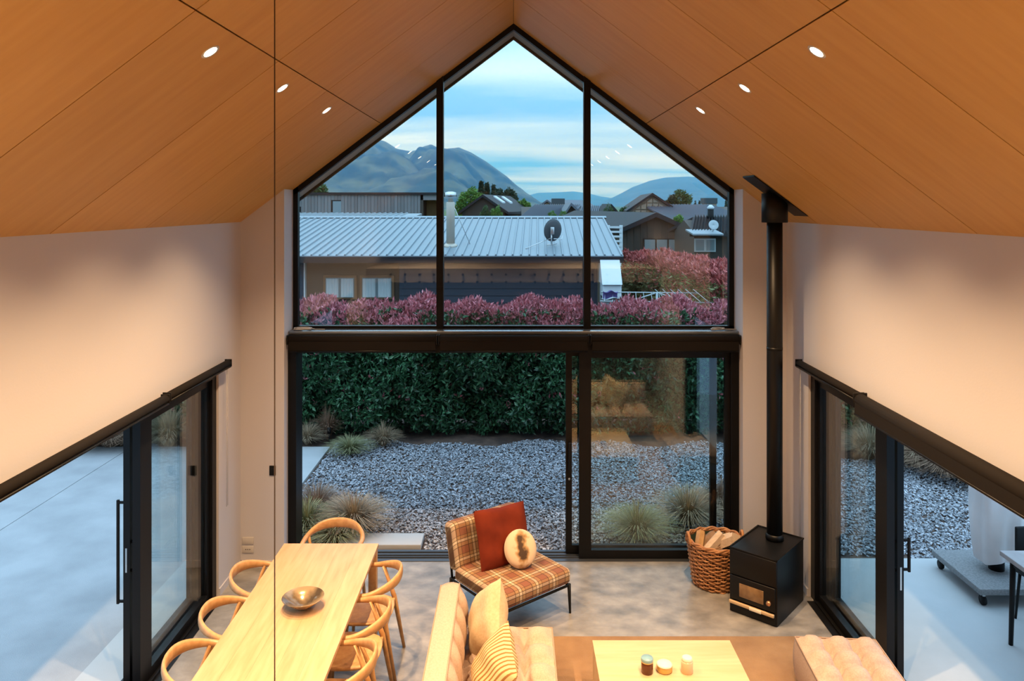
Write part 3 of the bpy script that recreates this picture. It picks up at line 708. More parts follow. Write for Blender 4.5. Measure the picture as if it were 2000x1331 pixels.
# plaid lounge chair
PA = math.radians(39)
pc = thing('lounge_chair', (-.035, 6.945, 0), PA, 'low armless lounge chair in brown plaid on thin black legs', 'chair')
hw, hd_ = .40, .40
sc_ = MB().rbox(-hw, hw, -hd_, .32, .265, .405, .045, 4); o = obj('seat', sc_, 'plaid', pc)
bkm = MB().rbox(-hw, hw, -.085, .085, 0, .43, .05, 4).xf(Matrix.Translation((0, .315, .345)) @ Matrix.Rotation(math.radians(-14), 4, 'X')); obj('backrest', bkm, 'plaid', pc)
fr_ = MB(); 
for (a, b) in (((-hw+.02, -hd_+.02), (hw-.02, -hd_+.02)), ((hw-.02, -hd_+.02), (hw-.02, .38)), ((hw-.02, .38), (-hw+.02, .38)), ((-hw+.02, .38), (-hw+.02, -hd_+.02))):
    fr_.tube([(a[0], a[1], .252), (b[0], b[1], .252)], 0, 4, flat=[(.014, .014)]*2)
obj('frame', fr_, 'black_satin', pc)
for sx_ in (-1, 1):
    for y in (-hd_+.02, .38): obj('leg', MB().tube([(sx_*(hw-.02), y, .262), (sx_*(hw-.012), y+(.012 if y > 0 else -.006), 0)], [.017, .010], 8), 'black_satin', pc)
    obj('back_upright', MB().tube([(sx_*(hw-.03), .38, .25), (sx_*(hw-.03), .43, .60)], .011, 8), 'black_satin', pc)
Mc = Matrix.Translation((-.035, 6.945, 0)) @ Matrix.Rotation(PA, 4, 'Z')
cushion('cushion', pillow(.56, .52, .18, n=28, ears=.05), 'rust_velvet', Mc @ TR(.02, .12, .625, -.06, -.35, .05), 'square rust red velvet cushion on the plaid chair')
cushion('cushion', pillow(.30, .33, .13, rnd=True), 'cowhide', Mc @ TR(.06, -.08, .565, -.45, -.42, 0), 'small round cowhide cushion in front of the rust red one')

# footstool
ft = thing('footstool', (2.105, 5.11, .012), math.radians(-4), 'low quilted beige footstool in front of the right side door', 'footstool')
tb = tuft(.60, .76, .305, 3, 4, .055); rim_ = list(tb.rim)
fo = obj('pad', tb.shift((0, 0, .06)), 'linen', ft)
obj('piping', MB().tube([(p_[0], p_[1], p_[2]+.064) for p_ in rim_], .005, 6, closed=True), 'linen_pipe', fo)
obj('plinth', MB().box(.05, .55, .05, .71, 0, .06), 'black_satin', ft)

# rug, coffee table and the three jars
rgm = MB().rbox(.27, 2.62, 3.2, 6.50, .0, .012, .005)
tag(obj('rug', rgm, 'rug'), 'flat brown rug under the coffee table', 'rug')
ct = thing('coffee_table', (1.125, 5.2, .012), 0, 'low pale oak block coffee table on the brown rug', 'table')
for i in range(4):
    a = 4.72+1.12*i/4; obj('top_board', MB().box(.602, 1.65, a+.0003, a+.28-.0003, .325, .352), 'oak_pale', ct, world=True)
for bb in ((.604, .63, 4.73, 5.83), (1.622, 1.648, 4.73, 5.83)): obj('side_panel', MB().box(*bb, .012, .325), 'oak_pale', ct, world=True)
for bb in ((.63, 1.622, 4.73, 4.755), (.63, 1.622, 5.805, 5.83)): obj('end_panel', MB().box(*bb, .012, .325), 'oak_pale', ct, world=True)
j1 = thing('candle_jar', (.95, 5.44, .352), 0, 'dark amber jar with a blue grey lid, leftmost on the coffee table', 'jar')
obj('glass', MB().lathe([(0, 0), (.040, 0), (.042, .004), (.042, .078), (.039, .082), (0, .082)], 28), 'amber', j1); obj('lid', MB().lathe([(0, .082), (.0415, .082), (.043, .086), (.043, .103), (.041, .106), (0, .106)], 28), 'blue_lid', j1)
obj('band', MB().lathe([(.0425, .078), (.0435, .078), (.0435, .084), (.0425, .084)], 28), 'gold_tin', j1)
j2 = thing('trinket_tin', (1.077, 5.46, .352), 0, 'low round golden tin between the two jars on the coffee table', 'tin')
obj('body', MB().lathe([(0, 0), (.05, 0), (.056, .008), (.053, .014), (.056, .022), (.053, .028), (.056, .036), (.054, .042), (0, .042)], 32), 'gold_tin', j2)
obj('lid', MB().lathe([(0, .042), (.057, .042), (.057, .050), (.045, .058), (0, .062)], 32), 'cream_lid', j2)
j3 = thing('candle_jar', (1.235, 5.445, .352), 0, 'peach glass jar with a cream lid, rightmost on the coffee table', 'jar')
obj('glass', MB().lathe([(0, 0), (.040, 0), (.042, .004), (.042, .076), (.038, .082), (0, .082)], 28), 'peach_glass', j3); obj('lid', MB().lathe([(0, .082), (.036, .082), (.037, .09), (.036, .104), (.03, .108), (0, .108)], 28), 'cream_lid', j3)

# ------------------------------------------------------------------ ground outside
tag(obj('ground', MB().box(-60, 60, 14.6, 400, -.35, -.3).box(-60, -XO-6.5, -6, 14.6, -.35, -.3).box(10, 60, -6, 14.6, -.35, -.3), 'grass_ground'), 'dark lawn and open ground beyond the garden', kind='structure')
tag(obj('garden_bed', MB().box(-9.5, 10, 8.15, 14.6, -.35, -.075).box(3.05, 10, 8.02, 8.15, -.35, -.075), 'soil'), 'dark soil bed under the gravel and hedge', kind='structure')
dw = thing('driveway', (-6, 8, -.05), kind='structure', label='grey exposed aggregate driveway left of the house')
for (a, b) in ((-9.5, -5.865), (-5.855, -3.43)):
    obj('slab', MB().box(a, b, 1, 11.75, -.3, -.04), 'driveway', dw, world=True)
obj('slab', MB().box(-3.43, -2.82, 8.23, 11.75, -.3, -.04), 'path_concrete', dw, world=True)
tag(obj('path', MB().box(-3.425, -3.03, 1, 8.225, -.3, -.035), 'path_concrete'), 'pale concrete strip along the left side door', kind='structure')
pt = thing('patio', (6, 5, -.04), kind='structure', label='pale concrete patio outside the right side door')
for (a, b) in ((1, 3.4), (3.405, 8.02)): obj('slab', MB().box(3.03, 10, a, b, -.3, -.03), 'path_concrete', pt, world=True)
st = thing('stepping_slab', (-1.45, 8.42, -.1), 0, 'pale concrete step slab outside the open front door', 'slab')
obj('slab', MB().rbox(-1.90, -1.0, 8.27, 8.57, -.06, .0, .006), 'path_concrete', st, world=True); obj('riser', MB().box(-1.88, -1.03, 8.29, 8.55, -.1, -.06), 'soil', st, world=True)

# gravel: real stones, too many to count
def stones(n, region, seed):
    r = np.random.default_rng(seed)
    pts = []
    while sum(len(p_) for p_ in pts) < n:
        q = region(r, n); pts.append(q)
    c_ = np.concatenate(pts)[:n]
    base = np.array([(1, 0, 0), (-1, 0, 0), (0, 1, 0), (0, -1, 0), (0, 0, 1), (0, 0, -1)], float)
    V = np.repeat(base[None], n, 0)*r.uniform(.65, 1.35, (n, 6, 1))
    sc = r.uniform(.011, .026, (n, 1, 1))*np.array([1, .8, .55]); V = V*sc
    a = r.uniform(0, 2*PI, n); ca, sa = np.cos(a)[:, None], np.sin(a)[:, None]
    x = V[..., 0]*ca-V[..., 1]*sa; y = V[..., 0]*sa+V[..., 1]*ca; z = V[..., 2].copy()
    tl = r.uniform(-.7, .7, (n, 1)); x2 = x*np.cos(tl)-z*np.sin(tl); z2 = x*np.sin(tl)+z*np.cos(tl)
    V = np.stack([x2, y, z2], -1)+np.concatenate([c_, r.uniform(-.072, -.045, (n, 1))], 1)[:, None]
    fb = np.array([(0, 2, 4), (2, 1, 4), (1, 3, 4), (3, 0, 4), (2, 0, 5), (1, 2, 5), (3, 1, 5), (0, 3, 5)])
    Fc = (fb[None]+6*np.arange(n)[:, None, None]).reshape(-1, 3)
    return V.reshape(-1, 3), Fc
def reg_front(r, n):
    q = np.stack([r.uniform(-2.78, 4.2, n), r.uniform(8.16, 12.15, n)], 1)
    lim = 12.0+.12*np.sin(q[:, 0]*2.1)+.1*np.sin(q[:, 0]*5)
    k = (q[:, 1] < lim) & ~((q[:, 0] > -1.93) & (q[:, 0] < -.97) & (q[:, 1] > 8.24) & (q[:, 1] < 8.6)); return q[k]
def reg_right(r, n):
    q = np.stack([r.uniform(4.2, 8.6, n), r.uniform(8.03, 11.6, n)], 1)
    return q[q[:, 1] < 11.1+.15*np.sin(q[:, 0]*1.7)]
gr = thing('gravel_bed', (2, 9.8, -.075), 0, 'grey blue gravel spread between the house and the hedge', 'gravel', kind='stuff')
for nm, n, rg, sd in (('gravel', 46000, reg_front, 5), ('gravel', 24000, reg_right, 6)):
    V, Fc = stones(n, rg, sd); o = np_obj(nm, V-np.array([2, 9.8, -.075]), Fc, 'stone', gr); o['kind'] = 'stuff'

# ------------------------------------------------------------------ foliage helpers
def leaves(C, D, ln, wd, r, tilt=.7):
    """C centres (n,3), D outward directions; pointed 4-vertex leaves"""
    n = len(C); d = D+r.normal(0, tilt, (n, 3)); d /= np.linalg.norm(d, axis=1)[:, None]
    s_ = np.cross(d, r.normal(0, 1, (n, 3))); s_ /= np.linalg.norm(s_, axis=1)[:, None]
    nn = np.cross(s_, d); L_ = ln*r.uniform(.7, 1.3, (n, 1)); W_ = wd*r.uniform(.7, 1.3, (n, 1))
    V = np.stack([C, C+d*L_*.5+s_*W_*.5+nn*W_*.15, C+d*L_, C+d*L_*.5-s_*W_*.5+nn*W_*.15], 1)
    Fc = np.arange(4)[None]+4*np.arange(n)[:, None]
    return V.reshape(-1, 3), Fc
def lump(x, z, s=0.0): return .20*np.sin(x*2.3+s)*np.sin(z*2.9+s*2)+.13*np.sin(x*5.1+1.3+s)*np.sin(z*4.3)+.05*np.sin(x*11+s)
def whorls(C, D, per, ln, wd, r, tilt):
    c_ = np.repeat(C, per, 0)+r.normal(0, ln*.12, (len(C)*per, 3)); d = np.repeat(D, per, 0); return leaves(c_, d, ln, wd, r, tilt)

# front hedge: face at Y about 12.1, top at z about 2.1
hg = thing('hedge', (0, 12.7, -.08), 0, 'tall clipped photinia hedge, dark green with pink tips, behind the gravel', 'hedge', kind='stuff')
off = np.array([0, 12.7, -.08]); r = np.random.default_rng(3)
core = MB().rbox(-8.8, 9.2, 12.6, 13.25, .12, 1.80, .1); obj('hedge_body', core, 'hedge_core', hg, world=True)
def hedge_face(n, zlo, zhi):
    x = r.uniform(-8.8, 9.2, n); z = r.uniform(zlo, zhi, n)
    y = 12.22-lump(x, z)-.05*np.sin(z*1.6)+r.uniform(-.05, .22, n); y += .10*np.maximum(0, .35-z)/.35*2.2
    return np.stack([x, y, z], 1)
C = hedge_face(17500, -.02, 1.95); k = (C[:, 0] > -4.6) | (r.random(len(C)) < .6); C = C[k]
V, Fc = whorls(C, np.tile([0, -.75, .25], (len(C), 1)), 5, .100, .042, r, .75)
o = np_obj('green_foliage', V-off, Fc, 'leaf_green', hg); o['kind'] = 'stuff'
n = 15000; x = r.uniform(-8.8, 9.2, n); y = r.uniform(12.1, 13.35, n); z = 1.90+.10*np.sin(x*3.1)*np.sin(y*4)+.06*np.sin(x*7.3)+r.uniform(-.10, .10, n)
z -= .12*np.maximum(0, 12.35-y)/.25
C = np.stack([x, y, z], 1); cf = hedge_face(9000, 1.3, 1.95); cf = cf[r.random(len(cf)) < ((cf[:, 2]-1.25)/.7)**2.2]; cs = hedge_face(330, .3, 1.5)
C = np.concatenate([C, cf, cs]); V, Fc = whorls(C, np.concatenate([np.tile([0, -.15, 1.0], (n, 1)), np.tile([0, -.7, .7], (len(cf)+len(cs), 1))]), 4, .085, .030, r, .5)
o = np_obj('pink_shoots', V-off, Fc, 'leaf_pink', hg); o['kind'] = 'stuff'
for i in range(26): obj('stem', MB().tube([(-8.5+i*.68, 12.55, -.1), (-8.45+i*.68, 12.6, .7), (-8.4+i*.68, 12.7, 1.4)], [.03, .022, .01], 6), 'stem', hg, world=True)

# side hedge running away on the right
h2 = thing('hedge', (3.6, 17, -.3), 0, 'long coral topped hedge running away beside the neighbour house', 'hedge', kind='stuff')
off = np.array([3.6, 17, -.3])
def hx(y): return 2.98+(20.6-y)*.155
core = MB(); ys = np.linspace(13.6, 20.8, 10)
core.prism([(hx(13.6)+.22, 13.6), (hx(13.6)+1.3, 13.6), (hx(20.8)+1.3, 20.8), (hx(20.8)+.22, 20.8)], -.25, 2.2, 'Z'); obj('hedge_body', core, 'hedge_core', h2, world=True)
def side_face(n, z0, z1):
    y = r.uniform(13.4, 20.9, n); z = r.uniform(z0, z1, n); x = hx(y)-.5*lump(y, z, 1)+r.uniform(-.03, .2, n); return np.stack([x, y, z], 1)
C = side_face(9000, -.2, 2.2); V, Fc = whorls(C, np.tile([-.7, -.3, .3], (len(C), 1)), 4, .11, .04, r, .8); o = np_obj('olive_foliage', V-off, Fc, 'leaf_olive', h2); o['kind'] = 'stuff'
n = 6500; y = r.uniform(13.4, 20.9, n); x = hx(y)+r.uniform(0, 1.3, n); z = 2.25+.08*np.sin(y*4)*np.sin(x*5)+r.uniform(-.1, .12, n)
cf = side_face(6500, 1.45, 2.3); cf = cf[r.random(len(cf)) < ((cf[:, 2]-1.4)/.85)**1.6]
C = np.concatenate([np.stack([x, y, z], 1), cf]); V, Fc = whorls(C, np.tile([-.3, -.2, .9], (len(C), 1)), 4, .11, .038, r, .55); o = np_obj('coral_shoots', V-off, Fc, 'leaf_coral', h2); o['kind'] = 'stuff'

# tussock grasses
def tussock(x, y, z0, hgt, spread, n, m, label, seed, lean=(0, 0)):
    r_ = np.random.default_rng(seed); t = thing('grass_tussock', (x, y, z0), 0, label, 'grass', 'ornamental grass tussocks')
    V = np.zeros((n, 8, 3)); a = r_.uniform(0, 2*PI, n); rad = spread*np.sqrt(r_.random(n)); hh_ = hgt*r_.uniform(.55, 1.1, n)*(1-.35*rad/spread)
    rb = .10*spread*np.sqrt(r_.random(n)); wv = r_.uniform(.003, .007, n)
    for k_, tt in enumerate((0, .38, .72, 1.0)):
        px_ = rb*np.cos(a)+(rad*np.cos(a)+lean[0]*hgt)*tt**1.7; py_ = rb*np.sin(a)+(rad*np.sin(a)+lean[1]*hgt)*tt**1.7
        pz_ = hh_*(1.25*tt-.25*tt**2-.25*tt**4*(rad/spread)*1.4); w_s = wv*(1-.8*tt)
        V[:, k_*2] = np.stack([px_-np.sin(a)*w_s, py_+np.cos(a)*w_s, pz_], 1); V[:, k_*2+1] = np.stack([px_+np.sin(a)*w_s, py_-np.cos(a)*w_s, pz_], 1)
    fb = np.array([(0, 1, 3, 2), (2, 3, 5, 4), (4, 5, 7, 6)]); Fc = (fb[None]+8*np.arange(n)[:, None, None]).reshape(-1, 4)
    o = np_obj('blades', V.reshape(-1, 3), Fc, m, t); o['kind'] = 'stuff'
    return t
TS = [((640, 858), .62, .30, 500, 'tussock_rust', 'upright rust grass tussock against the hedge near the driveway end'),
      ((683, 888), .34, .42, 700, 'tussock_green', 'low green gold grass tussock at the corner of the driveway'),
      ((748, 872), .42, .34, 600, 'tussock_tan', 'fan shaped tan grass tussock right of the green gold one'),
      ((600, 868), .4, .35, 500, 'tussock_tan', 'tan grass tussock at the left window edge below the hedge'),
      ((690, 1035), .48, .52, 1300, 'tussock_tan', 'big pale tan grass tussock behind the far dining chair'),
      ((618, 1010), .46, .50, 1000, 'tussock_rust', 'rust grass tussock behind the pale tan one by the front wall'),
      ((598, 1042), .46, .42, 1000, 'tussock_green', 'green grass tussock at the left jamb of the front door'),
      ((655, 1058), .32, .40, 800, 'tussock_green', 'dark green grass tussock beside the step slab'),
      ((1245, 1052), .46, .50, 1000, 'tussock_green', 'pale green grass tussock seen through the right door pane'),
      ((1345, 1025), .55, .55, 1000, 'tussock_tan', 'tan grass tussock behind the log basket outside'),
      ((1405, 1010), .55, .45, 900, 'tussock_rust', 'rust grass tussock outside near the right front jamb'),
      ((1845, 925), .62, .75, 1800, 'tussock_rust', 'large rust grass tussock at the far edge of the right gravel'),
      ((1905, 945), .55, .65, 1400, 'tussock_rust', 'rust grass tussock behind the covered parasol'),
      ((1790, 912), .6, .6, 1300, 'tussock_tan', 'tan grass tussock far left on the right gravel'),
      ((1700, 895), .6, .6, 1000, 'tussock_tan', 'tan grass tussock seen through the right side door pane'),
      ((1985, 955), .5, .6, 1000, 'tussock_green', 'green grass tussock at the right picture edge'),
      ((330, 872), .75, .6, 1100, 'tussock_tan', 'tall tan grass tussock at the driveway end behind the left door pane'),
      ((265, 872), .6, .6, 1000, 'tussock_rust', 'rust grass tussock at the driveway end behind the door stile'),
      ((215, 874), .55, .6, 1000, 'tussock_rust', 'rust grass tussock at the driveway end in the open left door'),
      ((160, 874), .5, .6, 900, 'tussock_tan', 'leftmost grass tussock at the driveway end')]
for i, ((px, py), hgt, sp, n, m, lb) in enumerate(TS):
    c = G(px, py, -.06); tussock(c.x, c.y, -.06, hgt, sp, n, m, lb, 100+i)
bl_ = G(643, 866, -.06)
gl_ = thing('garden_light', bl_, 0, 'small black garden spike light beside the driveway corner', 'garden light')
obj('spike', MB().tube([(0, 0, 0), (0, 0, .16)], .012, 8), 'black_satin', gl_); obj('head', MB().lathe([(0, .15), (.03, .15), (.03, .24), (0, .25)], 12), 'black_satin', gl_)

# ------------------------------------------------------------------ patio furniture
pr = thing('parasol', (4.69, 7.43, -.03), 0, 'closed parasol in a pale grey cover on a wheeled slab', 'parasol')
obj('pole', MB().tube([(0, 0, .15), (0, 0, 2.3)], .035, 12), 'black_satin', pr)
obj('socket', MB().lathe([(.07, .17), (.07, .27), (.05, .30), (.04, .36)], 16), 'black_satin', pr)
def cov(i, j):
    th = 2*PI*i/36; t = j/16; z = .28+1.95*t
    q = .155+.06*math.sin(PI*min(1, t*1.3+.15))-.10*max(0, t-.75)*2; q *= 1+.10*math.sin(5*th+3*t)+.05*math.sin(9*th-5*t)+.03*math.sin(14*t+2*th)
    return (q*math.cos(th), q*math.sin(th), z+(.03*math.sin(3*th+.5) if j == 0 else 0))
obj('cover', MB().grid(cov, 36, 17, closeu=True), 'umbrella_cloth', pr)
bs = obj('base_slab', MB().rbox(-.40, .52, -.40, .42, .115, .17, .004), 'granite', pr)
for x in (-.34, .46):
    for y in (-.34, .36):
        cs_ = obj('castor', MB().box(x-.012, x+.012, y-.02, y+.02, .07, .115), 'steel', pr); obj('wheel', MB().tube([(x-.014, y, .045), (x+.014, y, .045)], .045, 16), 'black_satin', cs_)
tb_ = thing('patio_table', (4.75, 5.75, -.03), 0, 'grey topped patio table with black legs at the right picture edge', 'table')
obj('top', MB().rbox(-.62, .62, -.75, .75, .73, .77, .004), 'table_grey', tb_)
for x in (-.55, .55):
    for y in (-.68, .68): obj('leg', MB().tube([(x, y, .73), (x*1.02, y*1.02, 0)], [.024, .018], 8), 'black_satin', tb_)
    obj('rail', MB().box(x-.012, x+.012, -.66, .66, .67, .73), 'black_satin', tb_)
pch = thing('patio_chair', (4.74, 6.66, -.03), PI+.1, 'black patio chair behind the grey patio table', 'chair')
obj('seat', MB().rbox(-.23, .23, -.22, .22, .42, .45, .01), 'black_satin', pch)
for x in (-.2, .2):
    for y in (-.19, .19): obj('leg', MB().tube([(x, y, .42), (x*1.1, y*1.15, 0)], [.014, .010], 7), 'black_satin', pch)
obj('backrest', MB().rbox(-.22, .22, -.235, -.205, .5, .82, .01), 'black_satin', pch)
for x in (-.2, .2): obj('back_post', MB().tube([(x, -.2, .44), (x, -.225, .55)], .012, 7), 'black_satin', pch)

# ------------------------------------------------------------------ neighbour house
ny = 16.0; zE, zRd = 2.61, 3.33; yR = 20.7
nh = thing('neighbour_house', (-3, 18.5, -.3), 0, 'single storey neighbour house with pale ribbed steel roof and navy boards', 'house')
XE0, XE1 = -8.5, 2.30
rf = obj('roof', MB().add([(XE0, ny, zE), (XE1, ny, zE), (XE1+.15, yR, zRd), (XE0+.15, yR, zRd), (XE0, ny, zE-.05), (XE1, ny, zE-.05), (XE1+.15, yR, zRd-.05), (XE0+.15, yR, zRd-.05)], [(0, 1, 2, 3), (7, 6, 5, 4), (0, 4, 5, 1), (1, 5, 6, 2), (3, 2, 6, 7), (0, 3, 7, 4)]), 'roof_steel', nh, world=True)
rib = MB().prism([(-.022, -.002), (.022, -.002), (.012, .032), (-.012, .032)], 0, 1)
rl = math.hypot(yR-ny, zRd-zE); me = rib.mesh('roof_rib', 'roof_steel'); rx = math.atan2(zRd-zE, yR-ny)
base = Vector((-3, 18.5, -.3))
nr = 62
for i in range(nr):
    x = XE0+.06+i*(XE1-XE0-.1)/(nr-1)
    piece('roof_rib', me, rf, Vector((x, ny, zE+.001))-base, (rx, 0, -math.atan2(.15, yR-ny)), (1, rl, 1))
obj('ridge_cap', MB().prism([(yR-.14, zRd-.0), (yR+.0, zRd+.045), (yR+.14, zRd), (yR, zRd-.04)], XE0, XE1+.2, 'X'), 'roof_steel', nh, world=True)
obj('gutter', MB().box(XE0, XE1, ny-.02, ny+.10, zE-.15, zE-.02), 'roof_dark', nh, world=True)
obj('soffit', MB().box(XE0, XE1-.1, ny+.1, ny+.6, zE-.15, zE-.10), 'brown_board', nh, world=True)
obj('end_barge', MB().add([(XE1, ny, zE-.16), (XE1, ny, zE-.02), (XE1+.15, yR, zRd-.02), (XE1+.15, yR, zRd-.16), (XE1-.04, ny, zE-.16), (XE1-.04, ny, zE-.02), (XE1+.11, yR, zRd-.02), (XE1+.11, yR, zRd-.16)], [(0, 1, 2, 3), (7, 6, 5, 4), (0, 4, 5, 1), (3, 2, 6, 7), (1, 5, 6, 2), (0, 3, 7, 4)]), 'roof_dark', nh, world=True)
wy = ny+.5; xw = P(1167, 500, wy).x; xb0 = P(595, 500, wy).x; xb1 = P(778, 500, wy).x
for i in range(18):       # navy weatherboards
    z0 = -.3+i*.155
    for (a, b) in ((-8.3, xb0-.02), (xb1+.02, xw)):
        bd = MB().add([(a, wy, z0), (b, wy, z0), (b, wy+.02, z0+.16), (a, wy+.02, z0+.16), (a, wy+.05, z0), (b, wy+.05, z0), (b, wy+.05, z0+.16), (a, wy+.05, z0+.16)], [(0, 1, 2, 3), (7, 6, 5, 4), (0, 4, 5, 1), (1, 5, 6, 2), (3, 2, 6, 7), (0, 3, 7, 4)])
        obj('weatherboard', bd, 'navy_board', nh, world=True)
wb = obj('porch_wall', MB().box(xb0, xb1, wy+.1, wy+.16, -.3, 2.45), 'brown_board', nh, world=True)
obj('end_wall', MB().box(xw-.06, xw, wy, yR, -.3, 2.5), 'navy_board', nh, world=True)
obj('post', MB().box(xb0-.015, xb0+.015, wy-.02, wy+.1, -.3, 2.45), 'white_paint', nh, world=True)
for (a, b) in ((632, 697), (703, 770)):
    q0 = P(a, 538, wy+.08); q1 = P(b, 584, wy+.08)
    wn = obj('window', MB().box(q0.x, q1.x, wy+.05, wy+.10, q1.z, q0.z), 'orange_trim', nh, world=True)
    obj('pane', MB().box(q0.x+.05, q1.x-.05, wy+.04, wy+.055, q1.z+.03, q0.z-.05), 'house_glass', wn, world=True)
    for k_ in range(2):
        xs0 = q0.x+.07+k_*(q1.x-q0.x-.14)*.55; xs1 = xs0+(q1.x-q0.x-.14)*.45
        pts = [(xs0+(xs1-xs0)*i/16, wy+.025+.012*math.sin(i*1.7)) for i in range(17)]
        obj('curtain', MB().add([(p_[0], p_[1], q0.z-.07) for p_ in pts]+[(p_[0], p_[1], q1.z+.04) for p_ in pts], [(i, i+1, i+18, i+17) for i in range(16)]), 'curtain', wn, world=True)
# rear wing ridge
obj('rear_roof', MB().prism([(20.9, 3.30), (23.5, 3.41), (23.5, 3.35), (20.9, 3.2)], P(540, 420, 23).x, P(812, 420, 22).x, 'X'), 'roof_steel', nh, world=True)
for i in range(24):
    x = P(545, 420, 23).x+i*.165
    if x < P(812, 420, 22).x: piece('roof_rib', me, rf, Vector((x, 20.9, 3.302))-base, (math.atan2(.11, 2.6), 0, 0), (1, 2.6, 1))
# steel flue on the roof
fc = P(880, 488, 17.0)
cf_ = thing('roof_flue', (fc.x, 17.0, 2.70), 0, 'steel chimney flue with a cowl on the neighbour roof', 'chimney')
obj('pipe', MB().lathe([(.095, 0), (.095, 1.02), (.085, 1.04)], 20), 'flue_steel', cf_); obj('flashing', MB().lathe([(.19, .02), (.16, .08), (.10, .12)], 20), 'flue_steel', cf_)
obj('cowl', MB().lathe([(.06, 1.04), (.06, 1.12), (.125, 1.13), (.125, 1.25), (.05, 1.27)], 20), 'steel', cf_)
for dx, dy in ((.42, .2), (.30, 1.0)): obj('stay', MB().tube([(.06, 0, .98), (dx, dy, .16*dy+.06)], .007, 5), 'steel', cf_)
# satellite dish on the roof
sp_ = P(1077, 490, 17.0)
sd = thing('satellite_dish', (sp_.x, 17.0, 2.78), 0, 'dark satellite dish on a short mast on the neighbour roof', 'satellite dish')
obj('mast', MB().tube([(0, 0, 0), (0, 0, .30)], .016, 8).tube([(-.1, -.05, .01), (.12, .05, .03)], .012, 6), 'steel', sd)
obj('brace', MB().tube([(0, 0, .16), (-.58, -.32, -.06)], .009, 6), 'steel', sd)
dm = MB().lathe([(0, .0), (.10, .008), (.19, .03), (.245, .055), (.24, .06), (.18, .04), (0, .012)], 28)
obj('reflector', dm.xf(Matrix.Translation((.05, .02, .32)) @ Matrix.Rotation(math.radians(18), 4, 'Z') @ Matrix.Diagonal((.86, 1, 1.05, 1)) @ Matrix.Rotation(math.radians(-80), 4, 'X')), 'dish_dark', sd)
obj('bracket', MB().rbox(-.02, .06, -.06, .0, .24, .40, .006), 'steel', sd); obj('feed_arm', MB().tube([(.05, -.02, .14), (.24, .22, .12), (.26, .25, .2)], .010, 6), 'steel', sd)

# tank, clothesline, laundry
q0 = P(1176, 516, 15.6); q1 = P(1214, 600, 15.6)
q0.x += .02
tk = thing('garden_shed', ((q0.x+q1.x)/2, 15.6, -.3), 0, 'narrow white garden shed beside the neighbour house', 'shed')
obj('body', MB().rbox(q0.x, q1.x, 15.6, 16.2, -.3, 2.05, .01), 'white_paint', tk, world=True)
obj('roof', MB().prism([(15.55, 2.05), (16.25, 2.05), (16.25, 2.58), (15.95, 2.52)], q0.x-.02, q1.x+.01, 'X'), 'white_paint', tk, world=True)
obj('vent', MB().box(q0.x-.015, q0.x, 15.75, 15.95, 1.3, 1.8), 'dish_dark', tk, world=True)
clx = P(1283, 598, 14.2)
ch = thing('clothesline', (clx.x, 14.2, -.3), 0, 'folding metal clothesline frame behind the pink hedge tops', 'clothesline')
zl = P(0, 592, 14.2).z
obj('post', MB().tube([(clx.x, 14.2, -.3), (clx.x, 14.2, P(0, 571, 14.2).z)], .022, 8), 'line_steel', ch, world=True)
xa_, xb_ = P(1172, 0, 14.2).x, P(1392, 0, 14.2).x
obj('arm', MB().tube([(xa_, 14.2, zl+.03), (xb_, 14.2, zl)], .016, 6), 'line_steel', ch, world=True)
obj('arm', MB().tube([(xa_+.1, 14.9, zl+.12), (xb_-.1, 14.9, zl+.10)], .014, 6), 'line_steel', ch, world=True)
for x in (P(1228, 0, 14.2).x, P(1340, 0, 14.2).x): obj('strut', MB().tube([(clx.x, 14.2, P(0, 572, 14.2).z), (x, 14.2, zl+.02)], .013, 6), 'line_steel', ch, world=True)
for i in range(14):
    x = xa_+.08+i*(xb_-xa_-.16)/13; obj('line', MB().tube([(x, 14.2, zl+.02), (x+(-.12 if i > 7 else .1), 14.9, zl+.115+(.06 if i > 7 else 0))], .006, 5), 'line_steel', ch, world=True)
for (pa, pb, m, lb) in ((1183, 1212, 'laundry_purple', 'purple cloth hanging on the left end of the clothesline'), (1176, 1222, 'white_paint', 'white cloth hanging on the left end of the clothesline')):
    a, b = P(pa, 0, 14.3).x, P(pb, 0, 14.3).x; yy = 14.35 if m == 'white_paint' else 14.6
    lm = MB(); zt_ = zl+(.06 if m == 'white_paint' else .16)
    for yo in (0, .006):
        lm.grid(lambda i, j: (a+(b-a)*i/10, yy+yo+.02*math.sin(i*1.3+j)+(.05*j if j < 3 else .05*(3)), zt_+(.0 if j < 3 else -.07*(j-2))-.02*math.sin(i*.9)), 11, 7)
    tag(obj('laundry', lm, m), lb, 'laundry', 'washing on the clothesline')

# ------------------------------------------------------------------ far buildings
def wall_with_boards(parent, x0, x1, y, z0, z1f, pitch, m, nm='board', gap=.012, dep=.03):
    n_ = max(1, int(round((x1-x0)/pitch))); p_ = (x1-x0)/n_
    for i in range(n_):
        a, b = x0+i*p_+gap/2, x0+(i+1)*p_-gap/2
        obj(nm, MB().prism([(a, z0), (b, z0), (b, z1f(b)), (a, z1f(a))], y-dep, y), m, parent, world=True)
